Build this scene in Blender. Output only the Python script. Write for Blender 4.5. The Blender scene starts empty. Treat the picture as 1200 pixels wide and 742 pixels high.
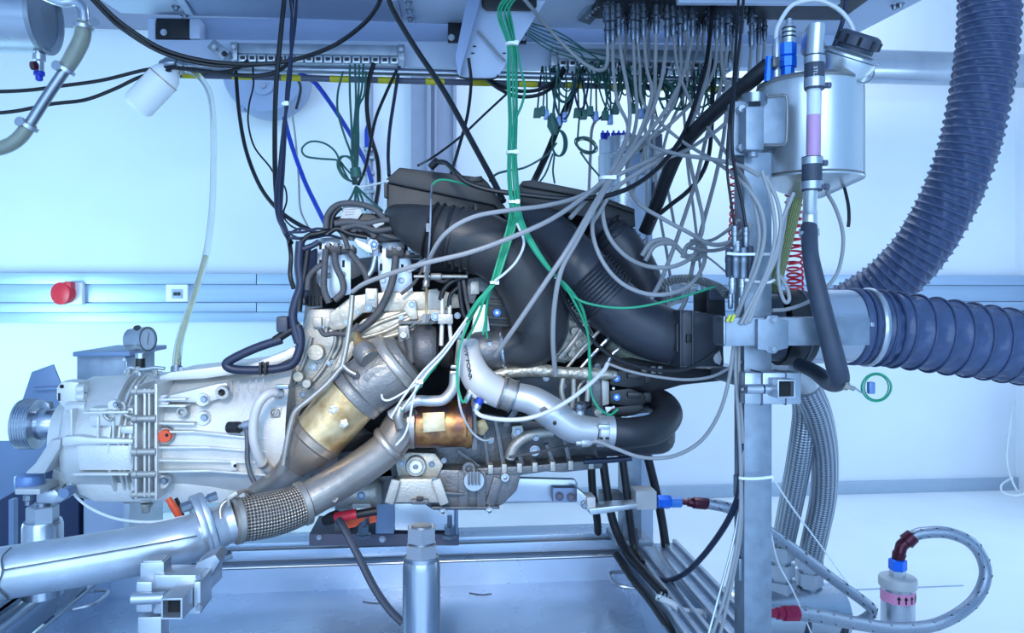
import bpy, bmesh, math, random
from mathutils import Vector, Matrix
random.seed(7)
S = bpy.context.scene
COL = S.collection
F = 900.0                       # focal length in pixels of the 1200x742 frame
TH = math.atan(87/900.0)        # the camera is turned a little to the right of the wall normal
cs, sn = math.cos(TH), math.sin(TH)
H = 1.06                        # camera height

# ---------------------------------------------------------------- camera, world, lights, exposure
cam_d = bpy.data.cameras.new('camera'); cam = bpy.data.objects.new('camera', cam_d); COL.objects.link(cam)
cam.location = (0, 0, H); cam.rotation_euler = (math.pi/2, 0, -TH)
cam_d.sensor_width = 36; cam_d.lens = 36*F/1200; cam_d.shift_y = -26/1200; cam_d.clip_start = .05
S.camera = cam
S.view_settings.view_transform = 'Standard'; S.view_settings.look = 'None'
S.view_settings.gamma = 1; S.view_settings.use_curve_mapping = False
S.view_settings.exposure = 0.06
W = bpy.data.worlds.new('room_light'); S.world = W; W.use_nodes = True
bg = W.node_tree.nodes['Background']; bg.inputs[0].default_value = (.24, .54, 1, 1); bg.inputs[1].default_value = .85

def area(name, loc, look, sx, sy, watts, col):
    d = bpy.data.lights.new(name, 'AREA'); d.shape = 'RECTANGLE'; d.size = sx; d.size_y = sy; d.energy = watts; d.color = col
    o = bpy.data.objects.new(name, d); COL.objects.link(o); o.location = loc
    o.rotation_euler = (Vector(look)-Vector(loc)).to_track_quat('-Z', 'Y').to_euler(); return o
def spot(name, loc, look, watts, col, ang, blend, size=.15):
    d = bpy.data.lights.new(name, 'SPOT'); d.energy = watts; d.color = col; d.spot_size = math.radians(ang); d.spot_blend = blend; d.shadow_soft_size = size
    o = bpy.data.objects.new(name, d); COL.objects.link(o); o.location = loc
    o.rotation_euler = (Vector(look)-Vector(loc)).to_track_quat('-Z', 'Y').to_euler(); return o
area('front_light', (-.2, -1.6, .95), (0, 4, .6), 4.0, 1.1, 60, (.50, .72, 1))
area('high_light', (-.2, -1.5, 2.35), (0, 3, .8), 3.6, .7, 56, (.52, .73, 1))
area('left_light', (-2.3, 2.6, .75), (-.6, 3.9, .6), .5, .8, 22, (.50, .90, 1))
area('right_light', (2.95, 2.2, .7), (1.6, 3.9, .6), .5, 1.2, 9, (.5, .75, 1))
area('added_upper_fill', (1.3, 3.0, 2.93), (1.0, 3.5, .6), 1.6, .3, 27, (.74, .86, 1))  # unseen fill added to brighten the upper right of the back wall
spot('added_engine_spot', (-.35, -.3, 1.9), (-.1, 1.7, .79), 185, (1, .89, .76), 28, 1, .25)  # added spot that gives the engine its warm neutral tone, no lamp of the room

# ---------------------------------------------------------------- helpers
def P(x, y, Y):
    u = (x-600)/F; v = (y-345)/F; k = Y/(cs-u*sn)
    return Vector((k*(u*cs+sn), Y, H-v*k))
def kx(x, Y): return Y/(cs-(x-600)/F*sn)/F      # metres per pixel there

def lin(h):
    h = h.lstrip('#'); o = []
    for i in (0, 2, 4):
        c = int(h[i:i+2], 16)/255; o.append(c/12.92 if c <= .04045 else ((c+.055)/1.055)**2.4)
    return o+[1]
MATS = {}
def mat(name, col, rough=.5, metal=0, var=.12, scale=14, bump=0, bscale=90, stretch=None, col2=None, coat=0, trans=0, ior=1.45, alpha=1):
    m = bpy.data.materials.new(name); m.use_nodes = True; nt = m.node_tree; N = nt.nodes; Lk = nt.links
    b = N['Principled BSDF']; c = lin(col)
    tc = N.new('ShaderNodeTexCoord'); mp = N.new('ShaderNodeMapping'); Lk.new(tc.outputs['Object'], mp.inputs[0])
    if stretch: mp.inputs['Scale'].default_value = stretch
    no = N.new('ShaderNodeTexNoise'); no.inputs['Scale'].default_value = scale; no.inputs['Detail'].default_value = 5
    Lk.new(mp.outputs[0], no.inputs['Vector'])
    rp = N.new('ShaderNodeValToRGB'); rp.color_ramp.elements[0].position = .3; rp.color_ramp.elements[1].position = .7
    c2 = lin(col2) if col2 else [min(1, x*(1+var)) for x in c[:3]]+[1]
    rp.color_ramp.elements[0].color = c if col2 else [x*(1-var) for x in c[:3]]+[1]; rp.color_ramp.elements[1].color = c2
    Lk.new(no.outputs['Fac'], rp.inputs[0]); Lk.new(rp.outputs[0], b.inputs['Base Color'])
    mr = N.new('ShaderNodeMapRange'); mr.inputs[3].default_value = max(.02, rough-.07); mr.inputs[4].default_value = min(1, rough+.07)
    Lk.new(no.outputs['Fac'], mr.inputs[0]); Lk.new(mr.outputs[0], b.inputs['Roughness'])
    b.inputs['Metallic'].default_value = metal; b.inputs['Coat Weight'].default_value = coat
    b.inputs['Transmission Weight'].default_value = trans; b.inputs['IOR'].default_value = ior; b.inputs['Alpha'].default_value = alpha
    if bump:
        n2 = N.new('ShaderNodeTexNoise'); n2.inputs['Scale'].default_value = bscale; n2.inputs['Detail'].default_value = 4
        Lk.new(mp.outputs[0], n2.inputs['Vector'])
        bp = N.new('ShaderNodeBump'); bp.inputs['Strength'].default_value = bump; bp.inputs['Distance'].default_value = .004
        Lk.new(n2.outputs['Fac'], bp.inputs['Height']); Lk.new(bp.outputs[0], b.inputs['Normal'])
    MATS[name] = m; return m
def weave(name, col, dark, rough, metal, nu, nv, bump=.7):
    """braided wire: crossing diagonal strands from the tube's own UV (u around, v along in metres)"""
    m = mat(name, col, rough, metal, .08, 30); nt = m.node_tree; N = nt.nodes; Lk = nt.links; b = N['Principled BSDF']
    uv = N.new('ShaderNodeUVMap'); sp = N.new('ShaderNodeSeparateXYZ'); Lk.new(uv.outputs[0], sp.inputs[0])
    def math_(op, a, bb):
        n = N.new('ShaderNodeMath'); n.operation = op
        for i, q in enumerate((a, bb)):
            if q is None: continue
            if isinstance(q, (int, float)): n.inputs[i].default_value = q
            else: Lk.new(q, n.inputs[i])
        return n.outputs[0]
    U = math_('MULTIPLY', sp.outputs[0], nu*math.pi*2); V = math_('MULTIPLY', sp.outputs[1], nv*math.pi*2)
    s1 = math_('SINE', math_('ADD', U, V), None); s2 = math_('SINE', math_('SUBTRACT', U, V), None)
    h = math_('MULTIPLY', s1, s2)
    hh = math_('ADD', math_('MULTIPLY', h, .5), .5)
    mx = N.new('ShaderNodeMix'); mx.data_type = 'RGBA'; mx.inputs[6].default_value = lin(dark); mx.inputs[7].default_value = lin(col)
    Lk.new(hh, mx.inputs[0]); Lk.new(mx.outputs[2], b.inputs['Base Color'])
    bp = N.new('ShaderNodeBump'); bp.inputs['Strength'].default_value = bump; bp.inputs['Distance'].default_value = .003
    Lk.new(hh, bp.inputs['Height']); Lk.new(bp.outputs[0], b.inputs['Normal']); return m

mat('wall_paint', '#dde3eb', .75, 0, .02, 3, .05, 200)
mat('floor_resin', '#e2e8ee', .42, 0, .03, 4, .03, 60)
mat('skirting', '#9fb0c2', .5, 0, .03)
mat('pilaster_paint', '#8f95aa', .5, 0, .04)
mat('trunk_alu', '#9fb4cc', .38, .35, .05, 8, 0, 90, (.3, 1, 6))
mat('rack_paint', '#b9c6dc', .45, .1, .04, 6)
mat('rack_grey', '#8d9cba', .45, .2, .05, 6)
mat('black_plate', '#10141d', .5, 0, .1)
mat('steel', '#8f97a1', .3, .9, .1, 12, .05, 140)
mat('steel_brushed', '#b6bdc7', .25, .95, .08, 10, .015, 160, (1, 1, .08))
mat('tank_steel', '#ccd2d6', .30, .75, .08, 9, .04, 60, (1, 1, .15))
mat('galv', '#8b96a3', .42, .65, .16, 30)
mat('bright_zinc', '#b3bac3', .3, .75, .06)
mat('cast_alu', '#a9a8a3', .45, .55, .1, 22, .25, 220)
mat('cast_alu_pale', '#d6d5d2', .46, .4, .06, 20, .18, 240)
mat('cast_alu_warm', '#b3ada0', .45, .5, .22, 26, .3, 120)
mat('cast_alu_dark', '#6a6c70', .45, .6, .18, 26, .3, 160)
mat('cast_iron', '#5f6064', .5, .55, .22, 18, .35, 150)
mat('cast_iron_pale', '#7f7f7f', .42, .55, .2, 18, .3, 150)
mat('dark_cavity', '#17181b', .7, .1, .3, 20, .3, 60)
mat('exhaust_steel', '#aea59d', .3, .75, .16, 16, .12, 80)
mat('exhaust_blue', '#bcc4cd', .33, .65, .16, 12, .2, 40)
mat('clamp_steel', '#b5ada4', .35, .75, .2, 20)
mat('alu_pipe', '#bdbfc2', .34, .55, .05, 10)
mat('white_paint_metal', '#b9babb', .5, .1, .05)
mat('black_plastic', '#1d1e22', .42, 0, .14, 25, .12, 500)
mat('black_gloss', '#202226', .28, 0, .15, 8, .03, 40)
mat('duct_plastic', '#303134', .4, 0, .12, 10, .12, 300)
mat('duct_blue', '#32353e', .36, 0, .12, 10, .1, 300)
mat('rubber', '#1b1d24', .48, 0, .2, 12, .1, 150)
mat('rubber_navy', '#39404f', .5, 0, .2, 14, .1, 120)
mat('cable_black', '#14161c', .42, 0, .1)
mat('cable_navy', '#242c44', .42, 0, .1)
mat('cable_grey', '#919295', .45, 0, .06)
mat('cable_pale', '#c9ccd0', .42, 0, .05)
mat('cable_green', '#2f9a74', .42, 0, .1)
mat('cable_dark_green', '#2c5a52', .5, 0, .12)
mat('cable_blue', '#1c3fae', .4, 0, .08)
mat('cable_yellow', '#c9cc3c', .4, 0, .05)
mat('harness', '#4a4a4e', .62, 0, .16, 60, .3, 300)
mat('white_plastic', '#eef0f2', .4, 0, .03)
mat('bottle_plastic', '#f3f6f8', .45, 0, .02)
mat('red_plastic', '#d02a3c', .35, 0, .06)
mat('orange_plastic', '#ea5a34', .4, 0, .06)
mat('red_anodised', '#a3284a', .28, .5, .06)
mat('maroon_anodised', '#4a1a2c', .3, .5, .06)
mat('blue_anodised', '#1466d8', .28, .35, .06)
mat('blue_cap', '#1a36b4', .35, 0, .06)
mat('sticker_blue', '#3f7fd0', .4, 0, .03)
mat('pink_band', '#e08fb2', .5, 0, .03)
mat('ink', '#111317', .6, 0, .03)
mat('pen', '#8b8f96', .6, 0, .03)
mat('sheet_blue', '#7489a8', .42, .3, .05, 6)
mat('cabinet_dark', '#1c2c52', .6, 0, .05)
mat('cabinet_grey', '#a6b2cc', .6, 0, .04)
mat('tray_steel', '#a9bacf', .27, .5, .1, 5, .012, 14)
mat('ti_blue', '#6b87b5', .35, .3, .07)
mat('yellow_paint', '#b8ae22', .5, 0, .08)
mat('gasket', '#56596c', .6, 0, .1)
mat('gold_heat', '#9c7f58', .42, .7, .2, 16, .3, 60, None, '#d8c49c')
mat('rust_heat', '#8a5536', .34, .7, .2, 16, .2, 60, None, '#4e4a66')
mat('cone_heat', '#94877b', .36, .65, .14, 12, .12, 60)
mat('foil', '#b9b3a6', .35, .65, .3, 40, 1.0, 90)
mat('cloth_hose', '#3f4d6e', .5, 0, .1, 20, .7, 45)
mat('cloth_hose_gloss', '#414f70', .33, 0, .12, 16, .7, 32)
mat('cloth_rib', '#566080', .45, 0, .05)
mat('braid_green', '#8b9080', .45, .2, .15, 60)
mat('panel_black', '#10141c', .5, 0, .05)
mat('plug_steel', '#7d8692', .28, .95, .1)
mat('hose_grey', '#2c2e34', .4, 0, .12, 12, .1, 140)
mat('slim_braid', '#939dab', .3, .75, .1, 160, .3, 400)
mat('clear_tube', '#e8ebe6', .1, 0, .02, trans=.85, ior=1.15)
mat('oil_tube', '#ddd6ae', .15, 0, .05, trans=.85, ior=1.15)
mat('sight_glass', '#eef4fa', .05, 0, .01, trans=.95, ior=1.1)
mat('pink_fluid', '#d89cc4', .3, 0, .02)
weave('steel_braid', '#ccd4dc', '#3c4a60', .3, .7, 9, 62, 1.0)
weave('flex_braid', '#c3b8ad', '#2e2a28', .38, .7, 20, 95, 1.0)
weave('green_weave', '#b3b878', '#4a5a40', .5, .1, 10, 150)

def heat(name, stops):
    m = MATS[name]; N = m.node_tree.nodes; rp = [n for n in N if n.type == 'VALTORGB'][0].color_ramp
    while len(rp.elements) < len(stops): rp.elements.new(.5)
    for e, (p, c) in zip(rp.elements, stops): e.position = p; e.color = lin(c)
heat('rust_heat', [(.3, '#4d4a5c'), (.42, '#6b5560'), (.5, '#8a5a3c'), (.6, '#b98a58'), (.72, '#6a4a44')])
heat('gold_heat', [(.25, '#8a7a6c'), (.42, '#a98a60'), (.55, '#cdb58a'), (.72, '#d9c9a8')])
def tag(o, label=None, cat=None, group=None, kind=None):
    if label: o['label'] = label
    if cat: o['category'] = cat
    if group: o['group'] = group
    if kind: o['kind'] = kind
    return o
def thing(name, label, cat, at, group=None):
    o = bpy.data.objects.new(name, None); COL.objects.link(o); o.location = at; o.empty_display_size = .05
    return tag(o, label, cat, group)
def root_loc(o):
    while o.parent: o = o.parent
    return o.location.copy()

def smooth_path(pts, sub=6, closed=False):
    n = len(pts)
    if n < 3: return [pts[0].lerp(pts[1], i/sub) for i in range(sub+1)], [i/sub for i in range(sub+1)]
    out = []; par = []
    for i in range(n if closed else n-1):
        if closed: a, b, c, d = pts[i-1], pts[i], pts[(i+1) % n], pts[(i+2) % n]
        else:
            b, c = pts[i], pts[i+1]; a = pts[i-1] if i else b*2-c; d = pts[i+2] if i+2 < n else c*2-b
        for k in range(sub):
            t = k/sub
            out.append(.5*((2*b)+(c-a)*t+(2*a-5*b+4*c-d)*t*t+(3*b-a-3*c+d)*t**3)); par.append(i+t)
    if not closed: out.append(pts[-1]); par.append(n-1)
    return out, par
def frames(path):
    n = len(path); T = []
    for i in range(n):
        t = path[min(i+1, n-1)]-path[max(i-1, 0)]
        T.append(t.normalized() if t.length > 1e-9 else Vector((0, 0, 1)))
    r = Vector((0, 0, 1)) if abs(T[0].z) < .9 else Vector((0, 1, 0))
    N = [(r-T[0]*r.dot(T[0])).normalized()]
    for i in range(1, n):
        q = T[i-1].rotation_difference(T[i]); v = q @ N[-1]; v = (v-T[i]*v.dot(T[i])).normalized(); N.append(v)
    return T, N, [T[i].cross(N[i]) for i in range(n)]

class G:
    """collects geometry (world coordinates) that becomes ONE mesh object"""
    def __init__(s): s.v = []; s.f = []; s.uv = []
    def grid(s, rings, closed=True, cap=True, uvs=None):
        m = len(rings[0]); b = len(s.v)
        for r in rings: s.v += r
        for i in range(len(rings)-1):
            for j in range(m if closed else m-1):
                k = (j+1) % m
                s.f.append((b+i*m+j, b+i*m+k, b+(i+1)*m+k, b+(i+1)*m+j))
                u0, u1 = j/m, (j+1)/m; v0, v1 = (uvs[i], uvs[i+1]) if uvs else (i, i+1)
                s.uv.append(((u0, v0), (u1, v0), (u1, v1), (u0, v1)))
        if cap and closed:
            s.f.append(tuple(b+j for j in reversed(range(m)))); s.uv.append(None)
            e = b+(len(rings)-1)*m; s.f.append(tuple(e+j for j in range(m))); s.uv.append(None)
        return s
    def tube(s, pts, r, seg=9, sub=6, cap=True, closed=False, raw=False):
        if raw: path, par = pts, [i for i in range(len(pts))]
        else: path, par = smooth_path(pts, sub, closed)
        if closed: path = path+[path[0]]; par = par+[par[-1]+1/sub]
        T, N, B = frames(path); rings = []; L = 0; uvs = []
        for i, p in enumerate(path):
            if i: L += (p-path[i-1]).length
            uvs.append(L)
            if callable(r): rr = r(L, par[i])
            elif isinstance(r, (list, tuple)):
                a = min(int(par[i]), len(r)-1); bb = min(a+1, len(r)-1); rr = r[a]+(r[bb]-r[a])*(par[i]-a)
            else: rr = r
            rings.append([p+(N[i]*math.cos(2*math.pi*j/seg)+B[i]*math.sin(2*math.pi*j/seg))*rr for j in range(seg)])
        return s.grid(rings, True, cap, uvs)
    def helix(s, pts, R, r, pitch, seg=5, per=20, sub=10):
        path, par = smooth_path(pts, sub); T, N, B = frames(path); L = [0]
        for i in range(1, len(path)): L.append(L[-1]+(path[i]-path[i-1]).length)
        n = int(L[-1]/pitch*per); out = []; i = 0
        for k in range(n+1):
            d = L[-1]*k/n
            while i < len(path)-2 and L[i+1] < d: i += 1
            t = (d-L[i])/max(1e-9, L[i+1]-L[i]); a = 2*math.pi*k/per
            c = path[i].lerp(path[i+1], t); nn = N[i].lerp(N[i+1], t); bb = B[i].lerp(B[i+1], t)
            RR = R(d/L[-1]) if callable(R) else R
            out.append(c+(nn*math.cos(a)+bb*math.sin(a))*RR)
        return s.tube(out, r, seg, raw=True)
    def lathe(s, a, b, prof, seg=20, cap=True, rot=0):
        """profile of (fraction along a->b, radius)"""
        ax = b-a; T = ax.normalized(); r = Vector((0, 0, 1)) if abs(T.z) < .9 else Vector((0, 1, 0))
        N = (r-T*r.dot(T)).normalized(); B = T.cross(N); L = ax.length
        rings = [[a+ax*t+(N*math.cos(2*math.pi*j/seg+rot)+B*math.sin(2*math.pi*j/seg+rot))*rr for j in range(seg)] for t, rr in prof]
        return s.grid(rings, True, cap, [t*L for t, _ in prof])
    def box(s, c, size, rot=None):
        b = len(s.v); c = Vector(c)
        for x in (-.5, .5):
            for y in (-.5, .5):
                for z in (-.5, .5):
                    q = Vector((x*size[0], y*size[1], z*size[2]))
                    s.v.append(c+(rot @ q if rot else q))
        for f in ((0, 1, 3, 2), (4, 6, 7, 5), (0, 4, 5, 1), (2, 3, 7, 6), (0, 2, 6, 4), (1, 5, 7, 3)):
            s.f.append(tuple(b+i for i in f)); s.uv.append(None)
        return s
    def loft(s, A, B):
        """solid between two polygons with the same number of corners"""
        return s.grid([list(A), list(B)], True, True)
    def prism(s, poly, Y, t, shift=None):
        """outline in frame pixels standing at depth Y, t metres deep"""
        A = [P(x, y, Y) for x, y in poly]; d = Vector((0, t, 0))+(shift or Vector())
        return s.loft(A, [p+d for p in A])
    def slab(s, x0, y0, x1, y1, Y, t): return s.prism([(x0, y0), (x1, y0), (x1, y1), (x0, y1)], Y, t)
    def bar(s, a, b, w, h, up=None):
        d = (b-a); T = d.normalized(); r = up or (Vector((0, 0, 1)) if abs(T.z) < .9 else Vector((0, 1, 0)))
        N = (r-T*r.dot(T)).normalized(); B = T.cross(N)
        q = lambda p: [p+N*h/2+B*w/2, p+N*h/2-B*w/2, p-N*h/2-B*w/2, p-N*h/2+B*w/2]
        return s.loft(q(a), q(b))
    def bolt(s, x, y, Y, r, h=None, axis=None, hexa=True):
        k = kx(x, Y); r *= k; h = h or r*.8; c = P(x, y, Y); d = axis or Vector((0, -1, 0))
        s.lathe(c, c+d*h*.3, [(0, r*1.3), (1, r*1.3)], 12)
        s.lathe(c, c+d*h, [(0, r), (.85, r), (1, r*.85)], 6 if hexa else 12)
        return s
    def ring(s, x, y, Y, R, r, depth, seg=20, axis=None):
        """flat annulus boss facing the viewer side (-Y): outer R, hole r (pixels)"""
        k = kx(x, Y); c = P(x, y, Y); d = axis or Vector((0, -1, 0))
        return s.lathe(c, c+d*depth, [(0, R*k), (.8, R*k), (1, R*k*.93), (1, r*k*1.05), (.2, r*k), (.15, .0001)], seg)
    def build(s, name, m, parent=None, bevel=0, ang=38, label=None, cat=None, group=None, kind=None):
        if parent: o0 = root_loc(parent)
        else:
            xs = [v.x for v in s.v]; ys = [v.y for v in s.v]; zs = [v.z for v in s.v]
            o0 = Vector(((min(xs)+max(xs))/2, (min(ys)+max(ys))/2, min(zs)))
        me = bpy.data.meshes.new(name); me.from_pydata([v-o0 for v in s.v], [], s.f)
        uvl = me.uv_layers.new(name='UVMap'); li = 0
        for f, u in zip(s.f, s.uv):
            for k in range(len(f)):
                if u: uvl.data[li+k].uv = u[k]
            li += len(f)
        bm = bmesh.new(); bm.from_mesh(me)
        bmesh.ops.recalc_face_normals(bm, faces=bm.faces)
        if bevel:
            ed = [e for e in bm.edges if len(e.link_faces) == 2 and e.calc_face_angle(0) > math.radians(30)]
            bmesh.ops.bevel(bm, geom=ed, offset=bevel, segments=2, profile=.6, affect='EDGES', clamp_overlap=True)
        bm.to_mesh(me); bm.free()
        me.shade_smooth(); me.set_sharp_from_angle(angle=math.radians(ang))
        me.materials.append(MATS[m])
        o = bpy.data.objects.new(name, me); COL.objects.link(o)
        if parent: o.parent = parent
        else: o.location = o0
        return tag(o, label, cat, group, kind)
def PP(pts, Y=None): return [P(p[0], p[1], p[2] if len(p) > 2 else Y) for p in pts]
def pipe(name, m, r, pts, parent=None, Y=None, seg=12, sub=7, **kw):
    W_ = PP(pts, Y); mid = pts[len(pts)//2]; k = kx(mid[0], mid[2] if len(mid) > 2 else Y)
    rr = [q*k for q in r] if isinstance(r, (list, tuple)) else r*k
    return G().tube(W_, rr, seg, sub).build(name, m, parent, **kw)
def disc(name, m, x, y, Y, R, h, parent, label=None, seg=20):
    c = P(x, y, Y); k = kx(x, Y)
    return G().lathe(c, c+Vector((0, -h, 0)), [(0, R*k), (.8, R*k), (1, R*k*.94)], seg).build(name, m, parent, label=label)
def bolts(parent, lst, Y, m='steel', name='bolt'):
    for b in lst: G().bolt(b[0], b[1], b[3] if len(b) > 3 else Y, b[2]).build(name, m, parent)
def text(s, name, size, at, m, parent, rot=(math.pi/2, 0, 0), depth=.0004, label=None):
    cu = bpy.data.curves.new(name, 'FONT'); cu.body = s; cu.size = size; cu.extrude = depth; cu.align_x = 'CENTER'; cu.align_y = 'CENTER'
    t = bpy.data.objects.new(name, cu); COL.objects.link(t)
    me = bpy.data.meshes.new_from_object(t); bpy.data.objects.remove(t)
    R = (rot if isinstance(rot, Matrix) else Matrix.Rotation(rot[2], 3, 'Z') @ Matrix.Rotation(rot[1], 3, 'Y') @ Matrix.Rotation(rot[0], 3, 'X'))
    o0 = root_loc(parent)
    for v in me.vertices: v.co = R @ v.co + Vector(at) - o0
    me.name = name; me.materials.clear(); me.materials.append(MATS[m])
    o = bpy.data.objects.new(name, me); COL.objects.link(o); o.parent = parent
    return tag(o, label)
def copy_tree(o, delta, parent=None):
    c = o.copy(); COL.objects.link(c); c.parent = parent
    if parent is None: c.location = o.location+delta
    for ch in [q for q in COL.objects if q.parent == o]: copy_tree(ch, delta, c)
    return c
def part(name, m, parent, poly, Y, t, bevel=.002, **kw): return G().prism(poly, Y, t).build(name, m, parent, bevel, **kw)
def PZ(x, y, z):
    u = (x-600)/F; v = (y-345)/F; k = (H-z)/v
    return Vector((k*(u*cs+sn), k*(-u*sn+cs), z))
V = Vector
# ---------------------------------------------------------------- the room
WY = 3.9
XR = P(1190, 345, WY).x
XL = -2.7
def struct(name, g, m, parent=None, bevel=0): return g.build(name, m, parent, bevel, kind=None if parent else 'structure')
struct('wall_back', G().box(((XL+XR)/2, WY+.05, 1.5), (XR-XL+.2, .1, 3.0)), 'wall_paint')
struct('wall_right', G().box((XR+.05, 2.45, 1.5), (.1, 2.9, 3.0)), 'wall_paint')
struct('wall_left', G().box((XL-.05, 1.5, 1.5), (.1, 4.8, 3.0)), 'wall_paint')
struct('floor', G().box(((XL+XR)/2, 1.2, -.05), (XR-XL+.2, 5.5, .1)), 'floor_resin')
struct('ceiling', G().box(((XL+XR)/2, 1.45, 3.05), (XR-XL+.2, 5.0, .1)), 'wall_paint')
struct('baseboard_back', G().box(((XL+XR)/2, WY-.012, .033), (XR-XL, .024, .066)), 'skirting', None, .003)
zs_ = P(60, 32, WY).z
struct('trim_1', G().box(((XL+P(470, 30, WY).x)/2, WY-.03, (zs_+3)/2), (P(470, 30, WY).x-XL, .06, 3-zs_)), 'pilaster_paint')
# flat upright cover beside the pilaster, with two thin guide rails
pil = struct('trim_2', G().slab(482, -40, 534, 319, WY-.05, .05), 'pilaster_paint', None, .004)
for a, b in ((500, 505), (509, 512), (531, 535)): struct('rail', G().slab(a, -40, b, 319, WY-.07, .022), 'pilaster_paint', pil, .002)
struct('trim_3', G().slab(434, 60, 437, 319, WY-.02, .02), 'pilaster_paint')
struct('trim_4', G().box((.6, 2.62, .0015), (2.6, .006, .003)), 'skirting')

# cable trunking along the back wall
tk = thing('cable_trunking', 'long blue-grey metal cable trunking running across the back wall behind the engine', 'trunking', (0, WY-.08, .9))
def zrow(y): return P(60, y, 3.83).z
def xw(x): return P(x, 345, 3.83).x
rows = [('upper_cover', 320, 333, .075), ('middle_cover', 333.6, 354.5, .062), ('lower_cover', 355.2, 366, .075), ('return_lip', 366.3, 378, .045)]
for nm, a, b, d in rows:
    za, zb = zrow(a), zrow(b); cuts = [XL, xw(301), xw(760), XR] if 'middle' not in nm and 'lip' not in nm else [XL, xw(620), XR]
    for x0, x1 in zip(cuts, cuts[1:]):
        G().box(((x0+x1)/2, WY-.003-d/2, (za+zb)/2), (x1-x0-.004, d, za-zb)).build(nm, 'trunk_alu', tk, .002)
G().box(((XL+XR)/2, WY-.028, (zrow(322)+zrow(366))/2), (XR-XL, .05, zrow(322)-zrow(366))).build('back_tray', 'galv', tk)
# red power socket
so = thing('power_socket', 'round red industrial power socket with a flap on the wall trunking at left', 'socket', P(82, 357, 3.83))
G().slab(70, 331, 96, 357, 3.80, .04).build('base', 'white_plastic', so, .006)
c = P(79, 344, 3.80); G().lathe(c, c+V((-.014, -.045, 0)), [(0, .046), (.5, .046), (.55, .052), (.95, .052), (1, .048), (1, .001)], 24).build('cap', 'red_plastic', so)
G().slab(75, 330, 83, 338, 3.752, .045).build('flap_hinge', 'red_plastic', so, .004)
dt = thing('data_outlet', 'square white double data outlet on the wall trunking right of the red socket', 'outlet', P(207, 353, 3.83))
G().slab(194.5, 333.5, 219.5, 353.5, 3.81, .03).build('frame', 'white_plastic', dt, .003)
G().slab(201, 339, 213, 350, 3.803, .012).build('insert', 'cabinet_grey', dt, .001)
for a in (203, 207.4): G().slab(a, 342.5, a+3.6, 346.5, 3.799, .008).build('jack', 'black_plastic', dt)
# round disc on the wall behind the rack rail
fan = thing('wall_fan_housing', 'round grey disc housing on the back wall behind the hanging cables', 'housing', P(318, 143, 3.7))
disc('drum', 'rack_grey', 318, 95, 3.82, 47, .16, fan, seg=40); disc('hub', 'rack_grey', 309, 100, 3.66, 12, .015, fan); disc('hub_screw', 'steel', 309, 101, 3.645, 3, .012, fan)
pipe('rim_seal', 'black_plastic', 1.6, [(345, 88), (352, 100), (351, 113), (347, 128)], fan, 3.64)
for i in range(6): G().slab(281, 90+i*7, 286, 94+i*7, 3.68, .05).build('tooth', 'rack_grey', fan)
# polished duct along the wall on the right
du = thing('steel_duct', 'shiny horizontal round steel duct on the back wall behind the coolant tank', 'duct', P(1100, 97, 3.6))
a, b = P(1020, 78, 3.62), P(1215, 78, 3.62); b.z = a.z; a.x -= .25; b.x = XR
G().lathe(a, b, [(0, .082), (1, .082)], 36).build('tube', 'steel_brushed', du)
G().lathe(b-V((.06, 0, 0)), b, [(0, .095), (1, .095)], 36).build('flange', 'ti_blue', du)
G().bar(a+V((.1, .08, 0)), a+V((.1, .28, 0)), .03, .03).build('wall_bracket', 'galv', du)

# low cabinet and white device at the edges
cb = thing('low_cabinet', 'low dark blue cabinet with grey side standing behind the gearbox at left', 'cabinet', P(60, 700, 2.7))
x0, x1, x2 = P(-60, 600, 2.6).x, P(92, 600, 2.6).x, P(150, 600, 2.6).x; zt = P(60, 548, 2.6).z
G().box(((x0+x1)/2, 2.75, zt/2), (x1-x0, .3, zt)).build('body', 'cabinet_dark', cb, .004)
G().box(((x1+x2)/2, 2.75, zt/2), (x2-x1-.02, .28, zt)).build('side_panel', 'cabinet_grey', cb, .004)
G().box((x2, 2.74, zt/2), (.022, .3, zt)).build('edge_post', 'bright_zinc', cb, .003)
wd = thing('white_cabinet', 'white device cabinet with a drawer slot at the right edge of the picture', 'cabinet', P(1200, 610, 3.3))
G().box((XR-.09, 3.2, .36), (.16, .5, .66)).build('body', 'white_plastic', wd, .006)
G().box((XR-.175, 3.2, .55), (.01, .4, .012)).build('slot', 'black_plastic', wd)
for y in (3.0, 3.4): G().box((XR-.09, y, .015), (.12, .04, .03)).build('foot', 'black_plastic', wd)
tag(pipe('loose_cable', 'cable_pale', 1.2, [(1189, 470, 3.7), (1184, 500, 3.6), (1180, 540, 3.55), (1190, 572, 3.5), (1200, 578, 3.4), (1188, 581, 3.4), (1175, 577, 3.4), (1174, 568, 3.45), (1186, 560, 3.4)]), 'thin pale cord looping beside the white cabinet at the right edge', 'cord')

# ---------------------------------------------------------------- overhead rack
rk = thing('overhead_rack', 'blue-grey painted steel rack spanning overhead above the engine', 'rack', P(560, 90, 2.2))
zp = P(300, 21, 2.18).z
A, B = P(142, 21, 2.18), P(995, 30, 2.18); Cc, D = PZ(1085, -2, zp), PZ(112, -4, zp); A.z = B.z = zp
A2 = A+(D-A)*1.25; C2 = B+(Cc-B)*1.25
pl = [A, B, C2, A2]
G().loft(pl, [p+V((0, 0, .02)) for p in pl]).build('top_plate', 'rack_paint', rk, .002)
ap, bp = P(222, 16, 2.1), P(470, 16, 2.1)
q = [V((P(232, 17, 2.14).x, 2.145, zp)), V((P(472, 18, 2.14).x, 2.145, zp)), V((P(466, 0, 2.0).x, 1.99, zp)), V((P(212, 0, 2.0).x, 1.99, zp))]
G().loft(q, [p-V((0, 0, .010)) for p in q]).build('cover_panel', 'rack_grey', rk, .002)
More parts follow.
